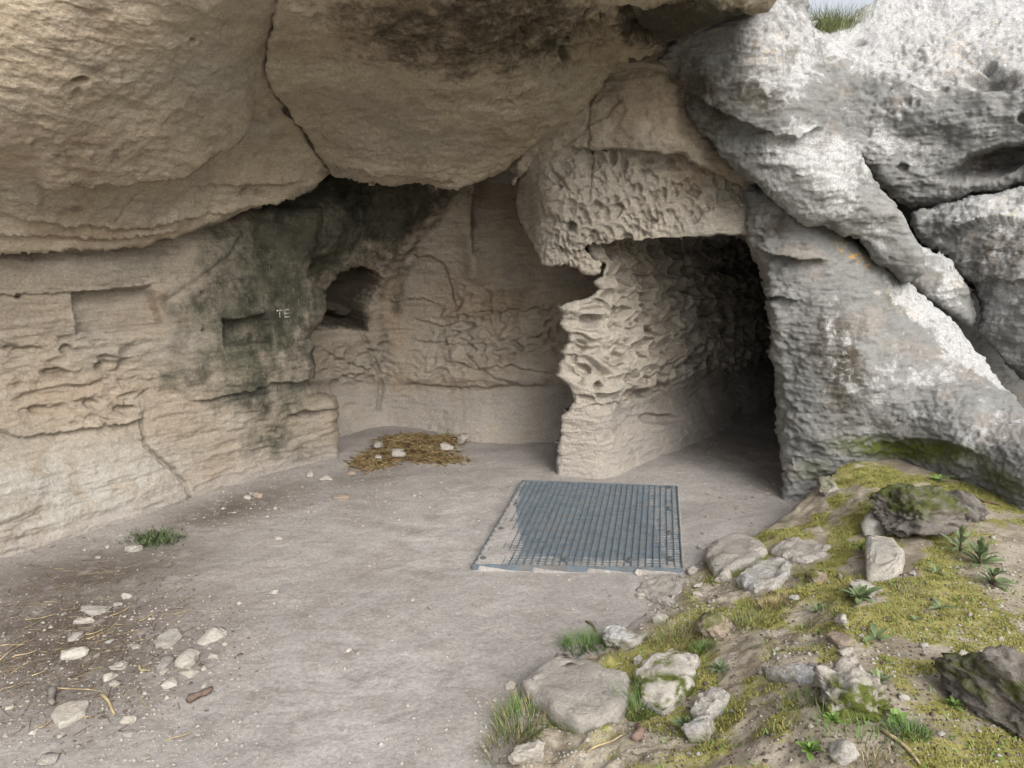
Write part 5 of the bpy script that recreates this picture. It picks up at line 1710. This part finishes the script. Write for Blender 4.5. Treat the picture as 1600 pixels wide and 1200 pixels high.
def rod(name, uv0, uv1, wd, mat, label, cat, group=None, lift=0.006, bend=0.02):
    a, b = at(*uv0), at(*uv1)
    a[2] += lift
    b[2] += lift
    n = 7
    V, F = [], []
    d = (b - a) / np.linalg.norm(b - a)
    sd = np.array([-d[1], d[0], 0.0])
    sd /= np.linalg.norm(sd)
    up = np.cross(d, sd)
    bend = min(bend, .008)
    for i in range(n):
        t = i / (n - 1)
        c = a + (b - a) * t + sd * bend * math.sin(t * 5 + uv0[0]) + up * bend * .15 * math.sin(t * 9)
        c[2] = max(c[2], float(gz(c[0], c[1])) + wd * .4)
        r_ = wd * .5 * (1 - .35 * t) * (.85 + .3 * ((i * 5) % 3) / 2)
        for k_ in range(6):
            V.append(c + (sd * math.cos(k_ * 1.047) + up * math.sin(k_ * 1.047)) * r_)
    for i in range(n - 1):
        for k_ in range(6):
            F.append((i * 6 + k_, i * 6 + (k_ + 1) % 6, i * 6 + 6 + (k_ + 1) % 6, i * 6 + 6 + k_))
    F += [tuple(range(5, -1, -1)), tuple(range(6 * n - 6, 6 * n))]
    return tag(new_obj(name, np.array(V), F, mat), label, cat, group)


for (a, b) in (((40, 972), (88, 962)), ((135, 995), (165, 985)), ((0, 1012), (40, 1008)), ((20, 1055), (52, 1030)), ((172, 966), (206, 950)), ((217, 973), (241, 962)), ((268, 962), (304, 955)), ((0, 1083), (25, 1074)),
               ((135, 1002), (162, 991)), ((0, 1035), (46, 1000)), ((216, 1078), (231, 1112)), ((60, 1140), (84, 1128)), ((118, 1125), (143, 1123)), ((258, 1162), (300, 1147)), ((20, 1030), (60, 1018)), ((52, 1060), (75, 1046))):
    rod('straw_stalk', a, b, 0.0045, M_STRAW, 'dry yellow straw stalk lying on the dark litter at the left', 'straw', 'loose straw stalks', bend=.006)
rod('straw_stalk', (157, 1087), (183, 1119), 0.012, M_STRAW, 'thick bent yellow stalk right of the largest flat slab', 'straw', bend=.006)
rod('straw_stalk', (86, 1076), (160, 1085), 0.006, M_STRAW, 'long pale yellow stalk arching above the largest flat slab', 'straw', bend=.006)
rod('straw_stalk', (216, 1044), (232, 1053), 0.010, M_STRAW, 'short thick straw piece by the oblong whitish stone', 'straw')
rod('bark_piece', (296, 1101), (330, 1080), 0.030, plain('reddish_bark', (0.125, 0.092, 0.075), .9, .3, 40), 'dark brown bark piece lying right of the stones on the floor', 'bark', lift=.01)
rod('stick', (76, 1082), (87, 1104), 0.03, plain('grey_wood', (0.16, 0.145, 0.13), .9, .3, 40), 'short grey stick lying just above the largest flat slab', 'stick', lift=.01)
rod('stick', (917, 973), (934, 989), 0.012, M_TWIG, 'dark twig lying behind the bright green grass tuft', 'stick')
rod('stick', (1530, 783), (1562, 791), 0.016, M_TWIG, 'dark stick on the moss below the leaning slab', 'stick')
rod('stick', (860, 1052), (869, 1024), 0.010, M_TWIG, 'dark twig standing at the top corner of the biggest slab', 'stick')
rod('straw_stalk', (918, 1180), (975, 1148), 0.008, M_STRAW, 'pale dry stem across the bank below the biggest slab', 'straw')
rod('straw_stalk', (1375, 1140), (1440, 1200), 0.012, M_STRAW, 'bundle-thick pale dry stem at the lower edge on the bank', 'straw')
rod('bark_piece', (995, 1160), (1000, 1140), 0.03, plain('pinkish_leaf', (0.22, 0.15, 0.12), .9, .2, 30), 'pinkish brown dead leaf below the mossy-patched rock', 'dead leaf')

# ------------------------------------------------------------------ plants
def leaf_mat(name, c, rough=0.55):
    n = Nodes(name)
    a = n.noise(30, 4, 0.6)
    col = n.mix(n.ramp(a, 0.3, 0.7), tuple(x * .7 for x in c), tuple(x * 1.25 for x in c))
    m = n.done(col, rough, n.bump(a, .2, .002), 0.3)
    n.b.inputs['Subsurface Weight'].default_value = 0.0
    return m


M_GRASS = leaf_mat('fresh_grass', (0.085, 0.15, 0.035))
M_GRASSD = leaf_mat('dull_grass', (0.14, 0.155, 0.06))
M_DRYG = leaf_mat('withered_grass', (0.33, 0.27, 0.15), .8)
M_LEAF = leaf_mat('grey_green_leaf', (0.125, 0.165, 0.075))
M_LEAFB = leaf_mat('bluish_leaf', (0.14, 0.18, 0.092))
M_LEAFL = leaf_mat('light_green_leaf', (0.13, 0.21, 0.05))


def blades(P, L, W, lean, az, mat, name, droop=0.35, segs=3):
    n = len(P)
    V, F = [], []
    d = np.stack([np.cos(az), np.sin(az), np.zeros(n)], 1)
    s_ = np.stack([-np.sin(az), np.cos(az), np.zeros(n)], 1)
    for i in range(segs + 1):
        t = i / segs
        c = P + d * (L * (lean * t + droop * t * t))[:, None] + np.array([0, 0, 1]) * (L * (t * np.sqrt(np.clip(1 - lean ** 2, .05, 1)) - droop * .5 * t * t))[:, None]
        wv = W * (1 - t * .93) * .5
        V += [c - s_ * wv[:, None], c + s_ * wv[:, None]]
    V = np.stack(V, 1).reshape(-1, 3)
    q = np.array([(2 * i, 2 * i + 1, 2 * i + 3, 2 * i + 2) for i in range(segs)])
    F = (q[None] + (np.arange(n) * (2 * segs + 2))[:, None, None]).reshape(-1, 4)
    return new_obj(name, V, F, mat)


def tuft(u, v, wpx, hpx, n, label, mat=M_GRASS, name='grass_tuft', dpx=None, group=None, mix=None, lean=.35, wd=.0035):
    c = at(u, v)
    w_ = px2m(c, wpx)
    h_ = px2m(c, hpx) * .8
    a = nr.rand(n) * 6.28
    rr = np.sqrt(nr.rand(n))
    P = np.stack([c[0] + rr * np.cos(a) * w_ * .5, c[1] + rr * np.sin(a) * w_ * (.35 if dpx is None else dpx), np.zeros(n)], 1)
    P[:, 2] = gz(P[:, 0], P[:, 1]) - .006
    az = a + nr.normal(0, .7, n)
    L = h_ * (.45 + .6 * nr.rand(n))
    ln = np.clip(lean * rr + nr.normal(0, .15, n), 0, .85)
    if mix:
        k = int(n * .7)
        o = blades(P[:k], L[:k], np.full(k, wd), ln[:k], az[:k], mat, name)
        t = blades(P[k:], L[k:], np.full(n - k, wd), ln[k:], az[k:], mix, 'dry_blades')
        loc = np.array(t.location) - np.array(o.location)
        t.parent = o
        t.location = tuple(loc)
        t['kind'] = 'stuff'
    else:
        o = blades(P, L, np.full(n, wd), ln, az, mat, name)
    return tag(o, label, 'grass', group)


tuft(916, 1012, 78, 36, 420, 'bright green grass tuft left of the big rough whitish rock')
tuft(815, 1128, 84, 50, 520, 'green grass patch left of the biggest flat slab', mix=M_DRYG, dpx=.8)
tuft(800, 1170, 90, 40, 260, 'straggly grass below the green patch at the lower edge', M_GRASSD, mix=M_DRYG, dpx=.6)
tuft(998, 1115, 66, 52, 340, 'green grass growing at the right edge of the biggest slab')
tuft(965, 1085, 24, 60, 14, 'few tall green blades standing before the biggest slab', lean=.2)
tuft(1068, 1005, 110, 66, 260, 'tall thin pale grass between the whitish stones and the tan hollow rock', M_GRASSD, mix=M_DRYG, lean=.25, wd=.0025)
tuft(1096, 1018, 36, 26, 160, 'short green grass under the tan hollow rock')
tuft(1210, 945, 50, 26, 240, 'withered brown tuft on the mossy bank edge', M_DRYG)
tuft(1335, 1168, 130, 46, 230, 'loose green grass on the mossy outcrop at the lower edge', M_GRASS, mix=M_GRASSD, dpx=.6)
tuft(1420, 1150, 60, 36, 220, 'fresh green grass clump right of the mossy outcrop', M_GRASS)
tuft(1360, 1196, 100, 40, 60, 'long dry grass stems drooping at the lower edge', M_DRYG, lean=.7)
tuft(1168, 975, 80, 34, 180, 'thin green grass on the bank right of the tan hollow rock', M_GRASSD)
tuft(1230, 900, 70, 24, 160, 'thin grass on the moss by the tan mossy rock', M_GRASSD)
tuft(1330, 780, 60, 14, 140, 'short grass on the moss near the doorway', M_GRASSD, dpx=.8)
tuft(1420, 930, 60, 50, 50, 'grey wispy dead weed on the moss above the grey pointed slab', plain('grey_dead_weed', (.17, .16, .13)), lean=.6, wd=.002)
tuft(1250, 1100, 70, 30, 150, 'short mixed grass left of the mossy outcrop', M_GRASSD, mix=M_GRASS)


def leaf_mesh(L, W, curl=.25, fold=.2, n=5):
    V, F = [], []
    for i in range(n + 1):
        t = i / n
        w_ = W * .5 * (math.sin(math.pi * min(1, t * .93 + .05)) ** .8) * (.5 + .7 * t)
        z = L * (curl * t - (curl * 1.3) * t * t)
        V += [(L * t, -w_, z + fold * w_), (L * t, 0, z), (L * t, w_, z + fold * w_)]
    for i in range(n):
        for k_ in (0, 1):
            F.append((3 * i + k_, 3 * i + 3 + k_, 3 * i + 4 + k_, 3 * i + 1 + k_))
    return V, F


def rosette(u, v, span_px, n, label, mat=M_LEAF, lift=(5, 35), wr=.3, name='rosette_plant', tiers=1, seed=0, group=None, stem=0.0, curl=.25):
    r_ = random.Random(seed + int(u))
    p = at(u, v)
    L = px2m(p, span_px) * .5
    e = empty(name, p, r_.uniform(0, 6))
    me = None
    for k in range(n * tiers):
        t = k // n
        if me is None:
            V, F = leaf_mesh(L, L * wr, curl)
            o = new_obj('leaf', V, F, mat, e)
            me = o.data
        else:
            o = bpy.data.objects.new('leaf', me)
            COL.objects.link(o)
            o.parent = e
        el = r_.uniform(*lift) + t * 28
        sc_ = r_.uniform(.5, 1.1) * (1 - .18 * t)
        o.scale = (sc_, sc_ * r_.uniform(.85, 1.2), sc_)
        o.location = (0, 0, .004 + stem * (t + .3 * r_.random()) / max(1, tiers))
        o.rotation_euler = (r_.uniform(-.2, .2), -R(el), 2 * math.pi * (k + r_.uniform(-.25, .25)) / n + .5 * t)
    if stem:
        V, F = disc((0, 0), .005, 0, stem, 6)
        new_obj('stem', V, F, M_TWIG, e)
    return tag(e, label, 'plant', group)


rosette(1368, 1000, 62, 8, 'broad-leaved flat rosette on the open moss in the middle of the bank', M_LEAF, wr=.34)
rosette(1466, 752, 46, 6, 'light green leafy seedling on the moss below the leaning slab', M_LEAFL, (20, 50), wr=.42)
rosette(1592, 786, 34, 6, 'green seedling at the right edge below the leaning slab', M_LEAF, (20, 50), wr=.42)
rosette(1343, 938, 76, 9, 'dark grey-green rosette growing round the grey pointed slab', M_LEAF, (5, 40), wr=.36, tiers=2)
rosette(1276, 955, 40, 6, 'small grey-green rosette on the bank below the withered tuft', M_LEAF, (10, 40), wr=.4)
rosette(1470, 952, 60, 8, 'narrow-leaved rosette on the moss under the big leafy plant', M_LEAFB, (5, 30), wr=.28)
rosette(1430, 972, 26, 6, 'tiny rosette left of the narrow-leaved one', M_LEAFB, (10, 40), wr=.4)
rosette(1345, 862, 44, 4, 'two-leaved light green sprout left of the bright squarish slab', M_LEAFL, (20, 60), wr=.34)
rosette(1122, 988, 30, 6, 'light green sprout on top of the tan hollow rock', M_LEAFL, (20, 50), wr=.45)
rosette(1385, 815, 56, 12, 'grey-green spurge with narrow leaves on a short stem beside the dark rock', M_LEAFB, (10, 40), wr=.2, tiers=3, stem=.09, name='spurge_plant')
rosette(1500, 862, 76, 10, 'tall narrow-leaved crown at the top of the big leafy plant', M_LEAFB, (10, 45), wr=.2, tiers=3, stem=.08, name='spurge_plant')
rosette(1530, 885, 80, 10, 'big leafy grey-green plant right of the dark rock on the bank', M_LEAF, (0, 45), wr=.32, tiers=3, stem=.08, name='leafy_plant')
rosette(1552, 915, 70, 9, 'lower dark-leaved plant at the foot of the big leafy plant', M_LEAF, (0, 45), wr=.36, tiers=2, stem=.05, name='leafy_plant')
rosette(1462, 895, 40, 5, 'long single-leaved weed left of the big leafy plant', M_LEAFB, (5, 30), wr=.32)
rosette(1124, 1052, 50, 12, 'feathery grey-green herb right of the mossy-patched rock', M_LEAFB, (5, 40), wr=.22, tiers=2)
rosette(1490, 1108, 40, 7, 'light green small plant at the left foot of the big dark boulder', M_LEAFL, (10, 50), wr=.4, tiers=2)
rosette(1374, 1072, 60, 12, 'feathery grey-green herb behind the mossy outcrop', M_LEAFB, (5, 40), wr=.2, tiers=2)
rosette(1070, 1140, 56, 12, 'dense grey-green weed beside the upright white-edged rock', M_LEAF, (5, 55), wr=.3, tiers=3)
rosette(1300, 1130, 40, 8, 'light green clover-like weed on the mossy outcrop', M_LEAFL, (10, 50), wr=.5, tiers=2)
rosette(1400, 1130, 46, 8, 'light green weed right of the loose grass on the outcrop', M_LEAFL, (10, 50), wr=.4, tiers=2)
rosette(1265, 1180, 50, 9, 'clump of small light leaves at the lower edge left of the grey pointed rock', M_LEAFL, (10, 50), wr=.5, tiers=2)

# low green weed at the foot of the left wall
c = at(242, 846)
n = 520
P = np.stack([c[0] + nr.normal(0, .07, n), c[1] + nr.normal(0, .05, n) + 0, np.zeros(n)], 1)
P[:, 2] = gz(P[:, 0], P[:, 1]) + .03 * nr.rand(n)
weed = blades(P, .016 + .020 * nr.rand(n), np.full(n, .010), nr.uniform(.3, .9, n), nr.rand(n) * 6.28, leaf_mat('dark_weed', (.062, .085, .035)), 'weed_patch', segs=2)
tag(weed, kind='stuff')

# small leaves and sprouts through the moss
keep = np.flatnonzero((G_MOSS[0] > .25) & (_gy > 1.1) & (_gy < 5.5) & (_gx > -.6) & (_gx < 3.4))
k = nr.choice(keep, 2600)
P = np.stack([_gx[k], _gy[k], _gH[k]], 1) + nr.normal(0, .006, (2600, 3)) * np.array([1, 1, .3])
tag(blades(P, .012 + .02 * nr.rand(2600), np.full(2600, .006), nr.uniform(.3, .9, 2600), nr.rand(2600) * 6.28, M_LEAFL, 'ground_cover', segs=2), kind='stuff')
k = nr.choice(keep, 1500)
P = np.stack([_gx[k], _gy[k], _gH[k]], 1)
tag(blades(P, .03 + .05 * nr.rand(1500), np.full(1500, .0022), nr.uniform(.1, .8, 1500), nr.rand(1500) * 6.28, M_GRASSD, 'sparse_grass', segs=2), kind='stuff')

# moss: short upright shoots in cushions
n = 170000
w_ = np.clip(G_MOSS[0][keep] - .15, 0, 1) ** 1.5 * (_gy[keep] > 0) * np.gradient(_ys)[np.searchsorted(_ys, _gy[keep])]
cl = sstep(-.15, .25, fbm(np.stack([_gx[keep] * 16, _gy[keep] * 16, 0 * _gx[keep]], 1), 3))
w_ = w_ * (.05 + cl)
k = nr.choice(keep, n, p=w_ / w_.sum())
P = np.stack([_gx[k] + nr.uniform(-.007, .007, n), _gy[k] + nr.uniform(-.008, .008, n), np.zeros(n)], 1)
P[:, 2] = gz(P[:, 0], P[:, 1]) - .002
h_ = (.004 + .009 * nr.rand(n)) * (.6 + .6 * G_MOSS[0][k])
mm = Nodes('moss')
a_ = mm.noise(3.5, 5, .65)
b_ = mm.noise(45, 4, .7)
cc = mm.mix(mm.ramp(a_, .38, .62), (.20, .20, .058), (.325, .30, .108))
cc = mm.mix(mm.math('MULTIPLY', mm.ramp(b_, .45, .7), .7), cc, (.10, .105, .03))
M_MOSS = mm.done(cc, .95, None, .1)
tag(blades(P, h_, .003 + .003 * nr.rand(n), nr.uniform(0, .6, n), nr.rand(n) * 6.28, M_MOSS, 'moss', segs=1), kind='stuff')

# tussock against the sky on the far boulder
h, nn = cast(1306, 46)
h = h if h is not None else unproj(1306, 46, 6.2)
n = 1500
a = nr.rand(n) * 6.28
P = np.stack([h[0] + nr.normal(-.02, .13, n), h[1] + .10 + nr.normal(0, .07, n), np.full(n, h[2] - .06)], 1)
tu = blades(P, .14 + .20 * nr.rand(n), np.full(n, .007), nr.uniform(.1, .75, n), a, leaf_mat('pale_tussock', (.25, .28, .13)), 'grass_tuft')
tag(tu, 'pale green tussock on top of the far boulder against the sky', 'grass')
